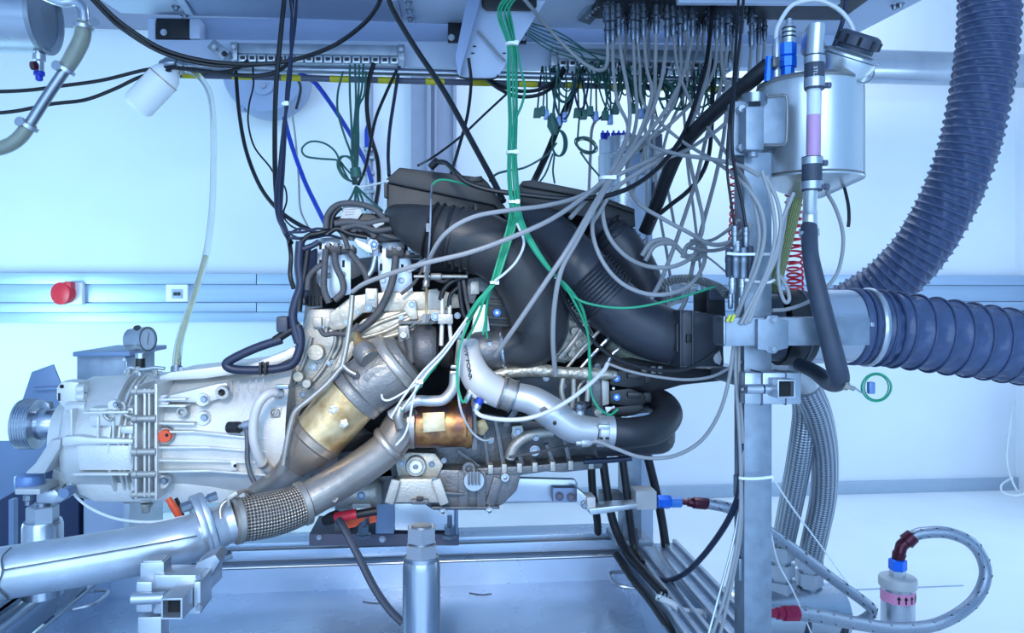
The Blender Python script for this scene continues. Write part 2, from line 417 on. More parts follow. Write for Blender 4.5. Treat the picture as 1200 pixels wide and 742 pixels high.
for (xa, xb) in ((204, 226), (474, 487)):
    q = [V((P(xb, 18, 2.14).x, 2.15, zp)), V((P(xa+14, 18, 2.14).x, 2.15, zp)), V((P(xa, 0, 2.0).x, 1.99, zp)), V((P(xb-12, 0, 2.0).x, 1.99, zp))]
    G().loft(q, [p-V((0, 0, .014)) for p in q]).build('bolt_strip', 'rack_paint', rk, .001)
for x, y in ((206, 7), (216, 17), (479, 2), (480, 11), (481, 21), (1055, 4), (1048, 6)):
    c = PZ(x, y, zp-.012); G().lathe(c, c-V((0, 0, .012)), [(0, .011), (.3, .011), (.3, .007), (1, .006)], 8).build('bolt', 'steel', rk)
G().prism([(173, 20), (1000, 30), (1000, 52), (182, 46)], 2.22, .02).build('web', 'rack_grey', rk)
G().prism([(173, 21), (182, 22), (182, 46), (1003, 54), (1003, 79), (640, 79), (215, 77), (197, 69), (173, 46)], 2.17, .04).build('lower_beam', 'rack_paint', rk, .003)
def dark(poly, bx, by):
    G().prism(poly, 2.165, .05).build('mounting_plate', 'black_plate', rk, .002)
    G().bolt(bx, by, 2.16, 3).build('bolt', 'bright_zinc', rk)
dark([(183, 21), (224, 22), (224, 45), (183, 45)], 192, 38)
dark([(525, 25), (546, 25), (546, 50), (525, 50)], 529, 44); dark([(604, 27), (617, 28), (617, 51), (604, 51)], 613, 44)
G().prism([(222, 22), (234, 22), (234, 45), (222, 45)], 2.163, .06).build('rib', 'rack_paint', rk, .002)
G().box((-.6, 1.42, 1.875), (3.4, 1.0, .02)).build('unseen_shade_plate', 'rack_paint', rk, .002)  # plate added above the view to shade the upper back wall
for x in (-2.2, -.6, 1.0): G().box((x, 1.5, 2.44), (.05, .05, 1.11)).build('ceiling_drop', 'rack_grey', rk, .003)
# end bracket hanging at the right end
G().prism([(958, 34), (1000, 30), (1000, 60), (972, 60)], 2.16, .03).build('end_gusset', 'rack_paint', rk, .002)

def strip(label, x0, x1, y0, n, dy):
    t = thing('terminal_strip', label, 'terminal strip', P((x0+x1)/2, y0+24, 2.1))
    G().prism([(x0, y0), (x1, y0+dy), (x1, y0+12+dy), (x0, y0+12)], 2.12, .03).build('carrier', 'galv', t, .002)
    G().prism([(x0, y0+20), (x1, y0+20+dy), (x1, y0+24+dy), (x0, y0+24)], 2.10, .05).build('base_rail', 'galv', t, .002)
    for i in range(n):
        x = x0+8+(x1-x0-14)*i/(n-1); y = y0+13.5+dy*i/n
        b = G().slab(x-4.6, y, x+4.6, y+8, 2.09, .035).build('socket', 'bright_zinc', t, .002)
        G().slab(x-2.6, y+2, x+2.6, y+5.6, 2.087, .01).build('opening', 'black_plastic', b)
    for x, y in ((x0-2, y0+4), (x1+2, y0+4+dy)):
        G().slab(x-4, y-5, x+4, y+16, 2.11, .04).build('end_bracket', 'steel', t, .002); G().bolt(x, y+1, 2.105, 2).build('bolt', 'bright_zinc', t)
strip('row of small metal sockets under the rack above the left hanging cables', 276, 468, 50, 17, 3)
strip('row of small metal sockets under the rack behind the hanging plugs', 652, 856, 56, 18, 4)
# diagonal cable carrier end at left of first strip
bk = thing('strip_hanger', 'small perforated steel hanger at left end of the left socket row', 'bracket', P(258, 70, 2.1))
G().bar(P(247, 51, 2.1), P(266, 66, 2.1), .012, .03).build('plate', 'galv', bk, .002); G().bolt(251, 55, 2.08, 2.2).build('bolt', 'bright_zinc', bk); G().bolt(263, 63, 2.08, 2.6).build('bolt', 'black_plastic', bk)

gr = thing('guard_rail', 'round steel rail with yellow and dark hazard tape below the overhead rack', 'rail', P(530, 90, 2.06))
a, b = P(198, 77, 2.06), P(872, 83, 2.06); b.z = a.z
G().lathe(a, b, [(0, .010), (1, .010)], 14).build('tube', 'steel', gr)
G().lathe(a-V((.022, 0, 0)), a+V((.04, 0, 0)), [(0, .012), (.1, .016), (.9, .016), (1, .012)], 14).build('end_cap', 'steel', gr)
a2 = a-V((-.02, -.025, .016)); b2 = b-V((0, -.025, .016)); n = 24
G().lathe(a2, b2, [(0, .0085), (1, .0085)], 12).build('lower_tube', 'gasket', gr)
for i in range(n):
    p = a2.lerp(b2, (i+.1)/n); r = a2.lerp(b2, (i+.9)/n)
    if i % 2 == 0: G().lathe(p, r, [(0, .0092), (1, .0092)], 12).build('hazard_tape', 'yellow_paint', gr)
for x in (240, 470, 700, 850): G().slab(x-3, 70, x+3, 80, 2.07, .05).build('hanger', 'galv', gr)

ch = thing('cable_chute', 'pale blue sheet metal cable chute slanting down around the green wire bundle', 'chute', P(570, 92, 2.0))
o_ = [(553, -8), (650, -8), (640, 4), (583, 91), (541, 91), (535, 70)]
def chl(pts, off): return [P(x, y, 1.98+off+.0016*(92-y)*0) for x, y in pts]
G().loft(chl([(553, -10), (647, -10), (640, 0), (585, 88), (580, 92), (543, 92), (538, 88), (537, 75)], 0), chl([(553, -10), (647, -10), (640, 0), (585, 88), (580, 92), (543, 92), (538, 88), (537, 75)], .012)).build('back_sheet', 'rack_paint', ch, .001)
G().loft(chl([(549, -10), (566, -10), (541, 80), (539, 90), (536, 86), (533, 68)], -.05), chl([(549, -10), (566, -10), (541, 80), (539, 90), (536, 86), (533, 68)], .0)).build('side_wall', 'rack_grey', ch, .002)
pipe('edge_seal', 'black_plastic', 1.1, [(534, 68), (537, 86), (541, 91), (560, 92.5), (579, 92), (584, 88)], ch, 1.965)
G().loft(chl([(564, -12), (629, -12), (629, 8), (624, 13), (570, 13), (565, 8)], -.012), chl([(564, -12), (629, -12), (629, 8), (624, 13), (570, 13), (565, 8)], .002)).build('slot_frame', 'black_plastic', ch, .003)
for x, y in ((556, 54), (554, 62), (591, 62)): G().slab(x-2, y-.5, x+2, y+.6, 1.976, .006).build('rivet', 'black_plastic', ch)

cp = thing('plug_board', 'dark connector panel with perforated edge holding the row of cable plugs', 'panel', P(780, 20, 2.0))
zc = P(780, 20, 2.02).z
q = [PZ(690, 22, zc), PZ(985, 24, zc), PZ(985, 2, zc), PZ(712, 2, zc)]
q[2] = q[1]+V((-.01, -.28, 0)); q[3] = q[0]+V((0.0, -.28, 0))
G().loft(q, [p+V((0, 0, .015)) for p in q]).build('plate', 'panel_black', cp, .002)
G().bar(P(683, 25, 2.05), P(712, -6, 1.98), .05, .012).build('perforated_edge', 'galv', cp, .002)
for i in range(7):
    t = i/6; G().bolt(688+20*t, 21-21*t, 2.0-.05*t, 1.6).build('bolt', 'steel', cp)
G().prism([(795, -6), (985, -4), (985, 4), (795, 3)], 1.86, .02).build('front_lip', 'rack_paint', cp, .002)
random.seed(3)
for i in range(26):
    x = 712+i*7.3; G().lathe(P(x, -4, 2.0), P(x, random.uniform(12, 26), 2.0), [(0, .007), (.4, .007), (.42, .009), (.7, .009), (.72, .0055), (1, .0055)], 8).build('stub_connector', 'plug_steel', cp)
# ================================================================ GEARBOX
gb = thing('gearbox', 'pale cast aluminium automatic gearbox with ribs and an orange plug, left of the engine', 'gearbox', P(200, 590, 1.8))
GY = 1.80
def xlathe(prof, yc, Y, seg=36):
    """round body along the room's X axis, profile of (frame x, radius in pixels)"""
    xs = [P(p[0], yc, Y).x for p in prof]; z = P((prof[0][0]+prof[-1][0])/2, yc, Y).z
    a = V((xs[0], Y, z)); b = V((xs[-1], Y, z)); L = xs[-1]-xs[0]
    return G().lathe(a, b, [((x-xs[0])/L, p[1]*kx(p[0], Y)) for x, p in zip(xs, prof)], seg)
xlathe([(74, 34), (77, 44), (97, 48), (99.5, 64), (103, 68), (110, 71), (158, 72)], 512, GY).build('rear_case', 'cast_alu_pale', gb)
xlathe([(184, 72), (235, 73), (262, 75), (300, 80), (325, 86), (352, 92)], 507, GY, 44).build('main_case', 'cast_alu_pale', gb)
for x0, x1, r in ((157, 161, 76), (168, 171, 75), (173.5, 176, 75), (181, 184.5, 77)):
    xlathe([(x0, r-1), (x0+.4, r), (x1-.4, r), (x1, r-1)], 512, GY).build('flange', 'cast_alu_pale', gb)
for x0, x1, y0, y1 in ((157.5, 160.5, 452, 585), (168, 170.5, 456, 583), (173.5, 175.5, 456, 583), (181, 184, 450, 586)): G().slab(x0, y0, x1, y1, 1.632, .10).build('flange_plate', 'cast_alu_pale', gb, .001)
xlathe([(160, 70), (182, 70)], 512, GY).build('spacer', 'cast_alu', gb)
for y, Yb in ((459, 1.638), (491, 1.632), (530, 1.632), (556, 1.634), (580, 1.64)):
    a = P(154, y, Yb); b = P(183, y, Yb); b.z = a.z
    G().lathe(a, b, [(0, .005), (.05, .009), (.25, .009), (.27, .0075), (1, .0075)], 10).build('flange_bolt', 'cast_alu', gb)
# lower sump, side flats and stiffening ribs
part('sump', 'cast_alu_pale', gb, [(84, 560), (345, 556), (345, 588), (250, 591), (110, 589), (92, 580)], 1.69, .24, .008)
part('side_cover', 'cast_alu_pale', gb, [(88, 520), (156, 522), (156, 552), (92, 552)], 1.655, .06, .006)
part('step_flat', 'cast_alu_pale', gb, [(104, 478), (156, 478), (156, 486), (142, 487), (140, 500), (104, 500)], 1.658, .06, .005)
part('tube_boss', 'cast_alu_pale', gb, [(72, 512), (92, 511), (106, 513), (156, 515), (156, 521), (92, 522), (72, 524)], 1.645, .06, .006)
part('pad', 'cast_alu_pale', gb, [(141, 500), (156, 499), (156, 509), (141, 508)], 1.645, .05, .004)
for pts in ([(186, 504), (232, 504), (300, 511), (345, 514)], [(186, 522), (250, 522), (300, 526), (345, 528)], [(186, 537), (260, 538), (345, 541)], [(186, 494), (232, 495)], [(186, 550), (250, 549), (345, 556)], [(186, 467), (222, 466)], [(186, 474), (222, 474)], [(104, 482), (156, 481)], [(92, 553), (156, 553)]):
    w = PP([(x, y, 1.668 if x < 270 else 1.655) for x, y in pts]); g = G()
    for a, b in zip(w, w[1:]): g.bar(a, b, .05, .0045)
    g.build('rib', 'cast_alu_pale', gb, .001)
for x in (113, 131): G().slab(x, 488, x+2.5, 520, 1.652, .05).build('rib', 'cast_alu_pale', gb, .001)
G().slab(82, 480, 84.5, 515, 1.66, .06).build('rib', 'cast_alu_pale', gb, .001)
part('arm_web', 'cast_alu_pale', gb, [(196, 464), (255, 450), (266, 449), (268, 464), (250, 470), (240, 472), (196, 472)], 1.662, .05, .004)
G().ring(262.5, 459, 1.665, 8, 4, .018).build('boss', 'cast_alu', gb); disc('boss_core', 'dark_cavity', 262.5, 459, 1.66, 4, .004, gb)
G().ring(215, 482, 1.662, 6.5, 3.6, .012).build('boss', 'cast_alu', gb)
for x, y, r in ((195, 468, 6.5), (239.5, 467.5, 7.5), (240, 489, 8), (136.5, 474, 6.5), (193, 563, 8)):
    disc('boss', 'cast_alu_pale', x, y, 1.668, r, .016, gb); G().bolt(x, y, 1.652, r*.45, .008, None, False).build('bolt', 'steel', gb)
pl_ = disc('plug', 'orange_plastic', 195.5, 510, 1.655, 7.5, .016, gb, 'orange plug'); G().ring(195.5, 510, 1.662, 10.5, 7, .012).build('plug_seat', 'cast_alu', gb)
disc('plug_hole', 'ink', 195.5, 510, 1.639, 2, .001, pl_)
G().tube(PP([(140, 478), (137, 484), (130, 482), (124, 483), (123, 488), (128, 492), (133, 491)], 1.65), .0035, 8).build('cast_hook', 'cast_alu', gb)
G().tube(PP([(143, 471), (146, 476), (146, 484), (150, 488), (157, 489)], 1.65), .004, 8).build('cast_hook', 'cast_alu', gb)
# rear bracket with bosses, output flange
part('rear_bracket', 'cast_alu_pale', gb, [(66, 455), (72, 447), (92, 448), (92, 478), (73, 477), (66, 468)], 1.70, .05, .003)
disc('bracket_hole', 'dark_cavity', 72.5, 453, 1.70, 2.3, .002, gb); G().slab(68, 461, 70, 470, 1.698, .01).build('bracket_slot', 'dark_cavity', gb)
for x0, x1, y, r in ((90, 100, 456, 5), (90, 100, 465, 5), (78, 102, 478, 7), (90, 101, 491, 5)):
    a = P(x0, y, 1.70); b = P(x1, y, 1.70); b.z = a.z
    G().lathe(a, b, [(0, r*.8*.002), (.1, r*.002), (1, r*.002)], 14).build('rear_boss', 'cast_alu_pale', gb)
xlathe([(24.5, 26), (25, 29), (45, 29), (45.5, 22), (47, 18), (50, 18.5), (72, 18), (76, 16)], 497, 1.78, 32).build('output_flange', 'steel_brushed', gb)
for i in range(6): xlathe([(28+i*3, 29.3), (28.8+i*3, 29.3)], 497, 1.78, 32).build('flange_groove', 'steel', gb)
part('flange_lug', 'steel', gb, [(47, 478), (52, 470), (57, 473), (59, 480)], 1.75, .02, .002)
part('support_arm', 'white_paint_metal', gb, [(58, 516), (72, 514), (70, 526), (52, 556), (27, 556), (40, 544)], 1.655, .10, .006)
part('support_web', 'cast_alu_pale', gb, [(66, 526), (72, 524), (80, 565), (70, 572), (60, 560)], 1.74, .04, .004)
part('front_plate', 'cast_alu_pale', gb, [(72, 515), (90, 512), (86, 560), (76, 575), (66, 568), (68, 540)], 1.75, .08, .005)
# relief badge and pen mark
bd = G().slab(317, 478, 329, 490, 1.633, .004).build('badge', 'cast_alu', gb, .0008, label='raised cast maker badge with letters in a ring')
G().tube([P(323+5*math.cos(t*math.pi/9), 484+5*math.sin(t*math.pi/9), 1.632) for t in range(18)], .0009, 6, 1, closed=True).build('badge_ring', 'cast_alu_dark', bd)
text('ZF', 'badge_letters', .013, P(323, 484, 1.6325), 'cast_alu_dark', bd, (math.pi/2, 0, 0), .0006)
text('11 (.H-', 'pen_mark', .03, P(292, 452, 1.637)+V((0, -.004, 0)), 'pen', gb, (math.radians(72), -.08, 0), .0003, label='faint handwritten pen marks')
# top fittings
tb = [(150, 437, 3), (161, 434, 4), (182, 438, 3), (226, 436, 4), (250, 434, 3)]
for x, y, r in tb: G().bolt(x, y+2, 1.74, r, .012, V((0, 0, 1))).build('top_bolt', 'cast_alu', gb)
pipe('breather_pipe', 'bright_zinc', 2.2, [(146, 437), (152, 431), (166, 433), (180, 431), (193, 432)], gb, 1.74)
part('top_ridge', 'cast_alu_pale', gb, [(186, 441), (200, 436), (300, 424), (345, 406), (350, 416), (310, 434), (240, 444), (186, 447)], 1.70, .16, .008)
# hoses on the case
pipe('white_hose', 'white_paint_metal', 5.6, [(330, 461, 1.62), (316, 461, 1.6), (304, 472, 1.59), (297.5, 492, 1.59), (297.5, 516, 1.59), (304, 538, 1.6), (312, 548, 1.62), (322, 556, 1.66)], gb, None, 14, label='white rubber hose curving down the case')
G().lathe(P(324, 461, 1.605), P(329, 461, 1.61), [(0, .013), (1, .013)], 18).build('hose_clamp', 'bright_zinc', gb)
G().slab(323, 451, 338, 456, 1.59, .012).build('clamp_screw', 'steel', gb, .001)
G().lathe(P(306, 541, 1.6), P(319, 553, 1.65), [(0, .0125), (.2, .0125), (.21, .01), (.6, .01), (.65, .012), (1, .009)], 12).build('hose_fitting', 'clamp_steel', gb)
pipe('drain_hose', 'cast_alu_dark', 3, [(289, 498), (290, 520), (290, 540), (294, 557), (298, 565)], gb, 1.615)
G().lathe(P(268, 501, 1.63), P(281, 501, 1.62), [(0, .012), (1, .012)], 10).build('plug_connector', 'black_plastic', gb)
G().lathe(P(280, 500, 1.62), P(294, 497, 1.61), [(0, .005), (.4, .005), (.45, .009), (1, .009)], 10).build('valve', 'bright_zinc', gb)
G().slab(270, 540, 277, 552, 1.64, .02).build('bracket', 'cast_alu_pale', gb, .002); disc('hole', 'ink', 275.5, 546, 1.64, 2, .001, gb)
xlathe([(166, 6), (178, 6)], 588, 1.7, 12).build('drain_boss', 'cast_alu', gb); G().bolt(171, 590, 1.69, 5, .02, V((0, 0, -1))).build('drain_plug', 'cast_alu', gb)

# ================================================================ ENGINE
en = thing('engine', 'large grimy car engine with black intake ducts standing in the middle of the test bench', 'engine', P(580, 600, 1.9))
part('engine_block', 'cast_alu_dark', en, [(352, 402), (362, 310), (440, 300), (520, 305), (600, 335), (700, 350), (745, 400), (740, 450), (735, 480), (720, 505), (600, 548), (470, 565), (345, 575)], 1.95, .3, .01)
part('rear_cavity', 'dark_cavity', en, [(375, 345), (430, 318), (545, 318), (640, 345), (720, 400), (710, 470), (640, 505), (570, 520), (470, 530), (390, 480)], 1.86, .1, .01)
# crankcase behind bell housing
part('bell_adapter', 'cast_alu', en, [(338, 420), (352, 392), (362, 362), (394, 362), (400, 385), (445, 375), (420, 425), (394, 436), (352, 482), (335, 540), (332, 500)], 1.74, .16, .006)
for y0, x0, x1 in ((372, 366, 377), (372, 380, 392)): G().slab(x0, y0, x1, y0+12, 1.725, .03).build('adapter_boss', 'cast_alu', en, .003)
disc('round_boss', 'cast_alu_warm', 372, 412, 1.74, 9.5, .03, en); disc('round_boss', 'cast_alu_warm', 352, 440, 1.73, 6, .03, en); disc('round_boss', 'cast_alu', 362, 448, 1.73, 5, .03, en)
for pts in ([(365, 395), (358, 420), (345, 450)], [(390, 375), (393, 400), (380, 430), (360, 455)], [(400, 385), (398, 405), (390, 420)], [(384, 372), (382, 392)]):
    pipe('cast_rib', 'cast_alu', 2.6, pts, en, 1.735)
bolts(en, [(368, 430, 3), (385, 425, 3), (355, 462, 3.2), (345, 478, 3), (378, 384, 2.5), (352, 425, 2.5), (342, 455, 2.8)], 1.735)
# top rail and heat shield
part('top_rail', 'cast_alu_warm', en, [(384, 382), (388, 366), (412, 347), (440, 343), (520, 341), (541, 346), (541, 361), (445, 366), (425, 367), (402, 386), (390, 388)], 1.68, .05, .004)
G().slab(428, 338, 442, 361, 1.665, .03).build('rail_block', 'cast_alu', en, .003); G().slab(431, 342, 439, 351, 1.66, .01).build('rail_window', 'cast_alu_pale', en, .001)
sh = part('heat_shield', 'cast_alu_warm', en, [(396, 420), (405, 396), (425, 374), (450, 366), (500, 362), (530, 362), (522, 372), (498, 386), (485, 390), (470, 396), (440, 402), (424, 404), (408, 425), (385, 442)], 1.665, .05, .009)
for pts in ([(415, 396), (440, 380), (478, 366)], [(425, 396), (452, 388), (486, 370)], [(440, 398), (466, 391), (492, 376)], [(404, 405), (420, 385), (436, 376)]): pipe('shield_bead', 'cast_alu_warm', 3, pts, sh, 1.664)
bolts(en, [(432, 361, 3), (482, 356, 3.5), (406, 378, 2.2), (420, 366, 2.2), (470, 372, 2.5)], 1.66)
part('lug', 'cast_alu_warm', en, [(472, 362), (478, 352), (487, 352), (490, 374), (482, 375)], 1.655, .03, .003); G().bolt(482.5, 357, 1.655, 3.4).build('bolt', 'steel', en)
part('cam_bracket', 'cast_alu', en, [(500, 340), (512, 338), (518, 346), (518, 366), (500, 366)], 1.67, .03, .003)
G().bar(P(467, 378, 1.65), P(528, 377, 1.65), .02, .006).build('shield_edge', 'cast_iron', en)
# ---- wiring brackets and loom at the rear of the head
def bracket(poly, slots, b2):
    b = part('wiring_bracket', 'bright_zinc', en, poly, 1.70, .004, .0008)
    for x, y in slots: G().slab(x, y, x+3, y+8.5, 1.6995, .006).build('slot', 'dark_cavity', b)
    bolts(b, b2, 1.70)
bracket([(372, 279), (398, 278), (399, 285), (408, 289), (411, 306), (411, 345), (384, 350), (376, 338), (371, 330)], [(374, 284), (374, 304.5), (401, 305)], [(385, 323, 3), (402, 322, 3)])
bracket([(443, 275), (454.5, 275), (455, 283), (478, 283), (478, 298), (482, 308), (484, 345), (448, 345), (443, 320)], [(445, 288), (445, 309), (470, 310), (474, 285)], [(449, 329, 3.2), (470.5, 329, 3.2)])
for x0, y0, x1, y1 in ((380, 287, 399, 298), (452, 291, 474, 302), (399, 289, 416, 297), (474, 296, 494, 302)):
    c_ = G().slab(x0, y0, x1, y1, 1.66, .04).build('connector', 'black_plastic', en, .003)
    for i in range(2): G().slab(x0+2+i*(x1-x0)/2, y0-2.5, x0+(x1-x0)*.35+i*(x1-x0)/2, y0+3, 1.657, .03).build('latch', 'cast_alu_dark', c_, .001)
for pts, r, m in (([(382, 292), (380, 318), (380, 340), (386, 355)], 4, 'harness'), ([(392, 296), (394, 312), (401, 328), (402, 342), (392, 352)], 4, 'harness'), ([(410, 296), (420, 308), (428, 320), (432, 332)], 4, 'harness'),
        ([(464, 300), (462, 318), (457, 338), (446, 362), (434, 376), (422, 386), (412, 394)], 4.6, 'harness'), ([(360, 340), (362, 325), (370, 315), (378, 310)], 3.4, 'harness'), ([(355, 292), (366, 288), (374, 283)], 3.4, 'cable_navy'),
        ([(412, 282), (413, 272), (420, 267), (432, 270), (440, 278)], 4.2, 'harness'), ([(375, 385), (380, 392), (392, 391), (408, 391), (420, 380)], 3, 'harness'), ([(440, 300), (436, 316), (429, 326)], 3, 'bright_zinc'), ([(498, 304), (488, 312), (478, 318)], 3, 'cable_pale'),
        ([(398, 268), (404, 280), (408, 292)], 3, 'harness'), ([(420, 270), (436, 268), (455, 277), (486, 281)], 3, 'harness'), ([(496, 340), (505, 326), (520, 330), (534, 322)], 2.4, 'harness'), ([(470, 345), (485, 332), (494, 318), (496, 305)], 2, 'harness')):
    pipe('loom', m, r, pts, en, 1.655, 10)
part('grey_lever', 'bright_zinc', en, [(414, 280), (420, 281), (435, 288), (437, 297), (431, 297), (420, 290)], 1.65, .02, .003)
disc('sticker', 'sticker_blue', 438.5, 286.5, 1.66, 4, .004, en); disc('sticker_centre', 'white_plastic', 438.5, 286.5, 1.656, 1.5, .001, en)
disc('sticker_plate', 'cast_alu', 437, 287, 1.67, 7, .01, en)
# control unit on top with arching loom
part('control_unit', 'black_plastic', en, [(386, 264), (392, 254), (420, 250), (450, 250), (458, 262), (470, 282), (445, 284), (420, 270), (400, 276)], 1.66, .12, .006)
part('white_label', 'white_paint_metal', en, [(402, 240), (422, 238), (424, 250), (419, 257), (399, 256)], 1.652, .004, .0005)
for i in range(4): G().bar(P(404, 243+i*3, 1.651), P(418-i, 242+i*3, 1.651), .0004, .0012).build('label_line', 'cast_alu_dark', en)
for pts, r in (([(382, 268), (384, 252), (394, 241), (410, 238), (428, 241), (440, 246), (450, 256)], 3.6), ([(388, 268), (390, 254), (396, 246), (400, 243)], 3), ([(392, 262), (410, 260), (430, 262), (456, 258), (470, 268)], 4), ([(400, 268), (420, 264), (440, 270), (460, 268)], 3.4), ([(384, 274), (395, 268), (410, 274), (430, 278)], 3)):
    pipe('loom', 'harness' if r > 3.3 else 'cable_black', r, pts, en, 1.645, 10)
part('solenoid', 'cast_alu', en, [(434, 262), (442, 256), (452, 257), (450, 263), (440, 268)], 1.64, .03, .003)
# loom down the back of the engine, left
part('coolant_regulator', 'cabinet_dark', en, [(352, 300), (371, 290), (372, 345), (380, 358), (352, 358)], 1.76, .1, .006)
part('actuator_drum', 'black_plastic', en, [(358, 322), (376, 320), (378, 358), (358, 360)], 1.73, .06, .008)
for i in range(5): G().slab(357+i*4.6, 347, 359+i*4.6, 358, 1.725, .02).build('fin', 'black_plastic', en)
for pts, r in (([(352, 283), (350, 310), (352, 335), (346, 355), (343, 372), (347, 392), (350, 402)], 5.4), ([(361, 290), (357, 320), (352, 345), (350, 365)], 4), ([(330, 398), (300, 408), (272, 421), (265, 428), (275, 433), (300, 434), (326, 432), (343, 426), (351, 410), (352, 394), (349, 382)], 5.3), ([(352, 381), (336, 390), (322, 399)], 5), ([(353, 284), (362, 276), (372, 274), (386, 270)], 3)):
    pipe('loom', 'cable_navy' if r > 5 else 'cable_black', r, pts, en, 1.66, 12)
G().slab(323, 371, 337, 390, 1.65, .05).build('round_plug', 'rubber_navy', en, .006)
for x in (303, 309): G().slab(x, 425, x+3, 440, 1.638, .03).build('loom_clip', 'black_plastic', en, .002)
disc('nipple', 'bright_zinc', 356, 352, 1.72, 3, .02, en)

# ---- black air boxes and intake ducts
ab = part('left_air_box', 'black_plastic', en, [(453, 213), (580, 239), (592, 262), (575, 290), (500, 294), (478, 286), (459, 264), (453, 246)], 1.68, .28, .006, label='left black air box')
part('lid', 'black_plastic', ab, [(452, 210), (468, 196), (566, 208), (572, 214), (602, 256), (598, 263), (580, 241), (454, 214)], 1.67, .3, .004)
part('clip', 'black_plastic', ab, [(549, 208), (565, 206), (566, 212), (550, 214)], 1.665, .02, .002); part('clip', 'black_plastic', ab, [(450, 214), (454, 215), (454, 232), (450, 231)], 1.67, .02, .001)
part('fin', 'black_plastic', ab, [(556, 238), (560, 240), (562, 256), (556, 258)], 1.64, .04, .001)
ab2 = part('right_air_box', 'black_plastic', en, [(609, 217), (614, 213), (640, 216), (690, 229), (744, 248), (745, 266), (700, 258), (640, 244), (609, 237)], 1.74, .26, .004, label='right black air box')
part('lid', 'black_plastic', ab2, [(612, 212), (625, 211), (690, 224), (744, 245), (744, 250), (688, 231), (612, 218)], 1.73, .28, .002)
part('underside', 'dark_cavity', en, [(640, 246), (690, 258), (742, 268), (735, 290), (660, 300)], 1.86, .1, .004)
def duct(name, m, pts, r, label, mats='duct'):
    k = kx(pts[3][0], pts[3][2]); return G().tube(PP(pts), [q*k for q in r], 32, 9).build(name, m, en, label=label)
def rib(parent, m, a, b, R, w=None, name='bellows_rib'):
    """ring round a duct: centre a, direction to b (frame points), radius in pixels"""
    k = kx(a[0], a[2]); A_ = P(*a); d = (P(*b)-A_).normalized(); w = w or .006
    g = G().lathe(A_-d*w/2, A_+d*w/2, [(0, (R-4)*k), (.2, (R-1)*k), (.5, R*k), (.8, (R-1)*k), (1, (R-4)*k)], 36); return g.build(name, m, parent)
d1 = duct('intake_duct', 'duct_plastic', [(462, 252, 1.70), (482, 262, 1.63), (505, 271, 1.60), (535, 277, 1.58), (568, 286, 1.58), (602, 308, 1.58), (626, 347, 1.59), (631, 385, 1.60), (618, 405, 1.61), (592, 409, 1.62)], [14, 24, 32, 34, 36, 38, 38, 36, 29, 25], 'wide black intake duct bending down to the throttle')
for t, R in ((504, 34), (512, 35), (533, 36.5), (541.5, 37), (550, 37.5), (558.5, 38)):
    rib(d1, 'duct_plastic', (t, 271+(t-505)*.25, 1.588), (t+20, 277+(t-505)*.25, 1.583), R+1.6, .0055)
rib(d1, 'black_gloss', (524, 275, 1.585), (545, 280, 1.583), 36, .012, 'sleeve')
rib(d1, 'steel_brushed', (592, 409, 1.62), (570, 411, 1.63), 26.5, .012, 'hose_clamp')
d2 = duct('intake_duct', 'duct_blue', [(612, 262, 1.76), (642, 281, 1.68), (673, 309, 1.62), (703, 342, 1.60), (736, 372, 1.60), (770, 390, 1.60), (803, 398, 1.60)], [28, 34, 34, 32, 34, 34, 31], 'long black intake duct running to the right box end')
for i in range(9):
    t = i/8; rib(d2, 'duct_blue', (686+26*t, 324+27*t, 1.607), (706+26*t, 345+27*t, 1.602), 37.5, .0058)
d3 = duct('intake_duct', 'duct_blue', [(700, 268, 1.78), (722, 284, 1.76), (744, 312, 1.75), (757, 340, 1.75), (762, 368, 1.75)], [22, 26, 24, 22, 20], 'short black duct with bellows behind the long duct')
for i in range(5):
    t = i/4; rib(d3, 'duct_blue', (712+24*t, 276+20*t, 1.765), (728+24*t, 294+22*t, 1.76), 28.5-t*2, .006)
rib(d3, 'black_gloss', (707, 272, 1.77), (722, 286, 1.765), 29, .008, 'hose_clamp')
bx = part('duct_end_box', 'duct_blue', en, [(797, 367), (806, 364), (848, 369), (850, 431), (806, 431), (797, 428)], 1.53, .16, .010, label='square black box end of the intake duct')
for x in (797, 811): part('collar', 'duct_blue', bx, [(x, 364), (x+3, 364), (x+3, 432), (x, 432)], 1.525, .17, .002)
G().slab(805, 392, 811, 402, 1.522, .02).build('clip', 'black_plastic', bx, .002); part('torn_label', 'white_paint_metal', bx, [(838, 425), (836, 420), (841, 410), (844, 412), (846, 421), (844, 428)], 1.529, .002)
G().slab(793, 380, 795, 412, 1.53, .02).build('moulding', 'duct_plastic', bx)
part('flow_sensor', 'black_plastic', en, [(828, 342), (850, 341), (851, 372), (828, 372)], 1.60, .09, .005); part('flow_sensor_cap', 'rubber_navy', en, [(831, 340), (850, 339), (850, 352), (831, 352)], 1.59, .09, .003)
part('rubber_skirt', 'rubber', en, [(688, 428), (740, 418), (800, 430), (850, 432), (856, 446), (800, 452), (758, 464), (722, 474), (700, 460)], 1.68, .22, .01)
pipe('gold_pipe', 'braid_green', 9, [(715, 402), (735, 416), (765, 424), (800, 432)], en, 1.70)
for x in (752, 763, 771): G().slab(x, 429, x+6, 438, 1.665, .02).build('cap', 'cast_alu', en, .003)
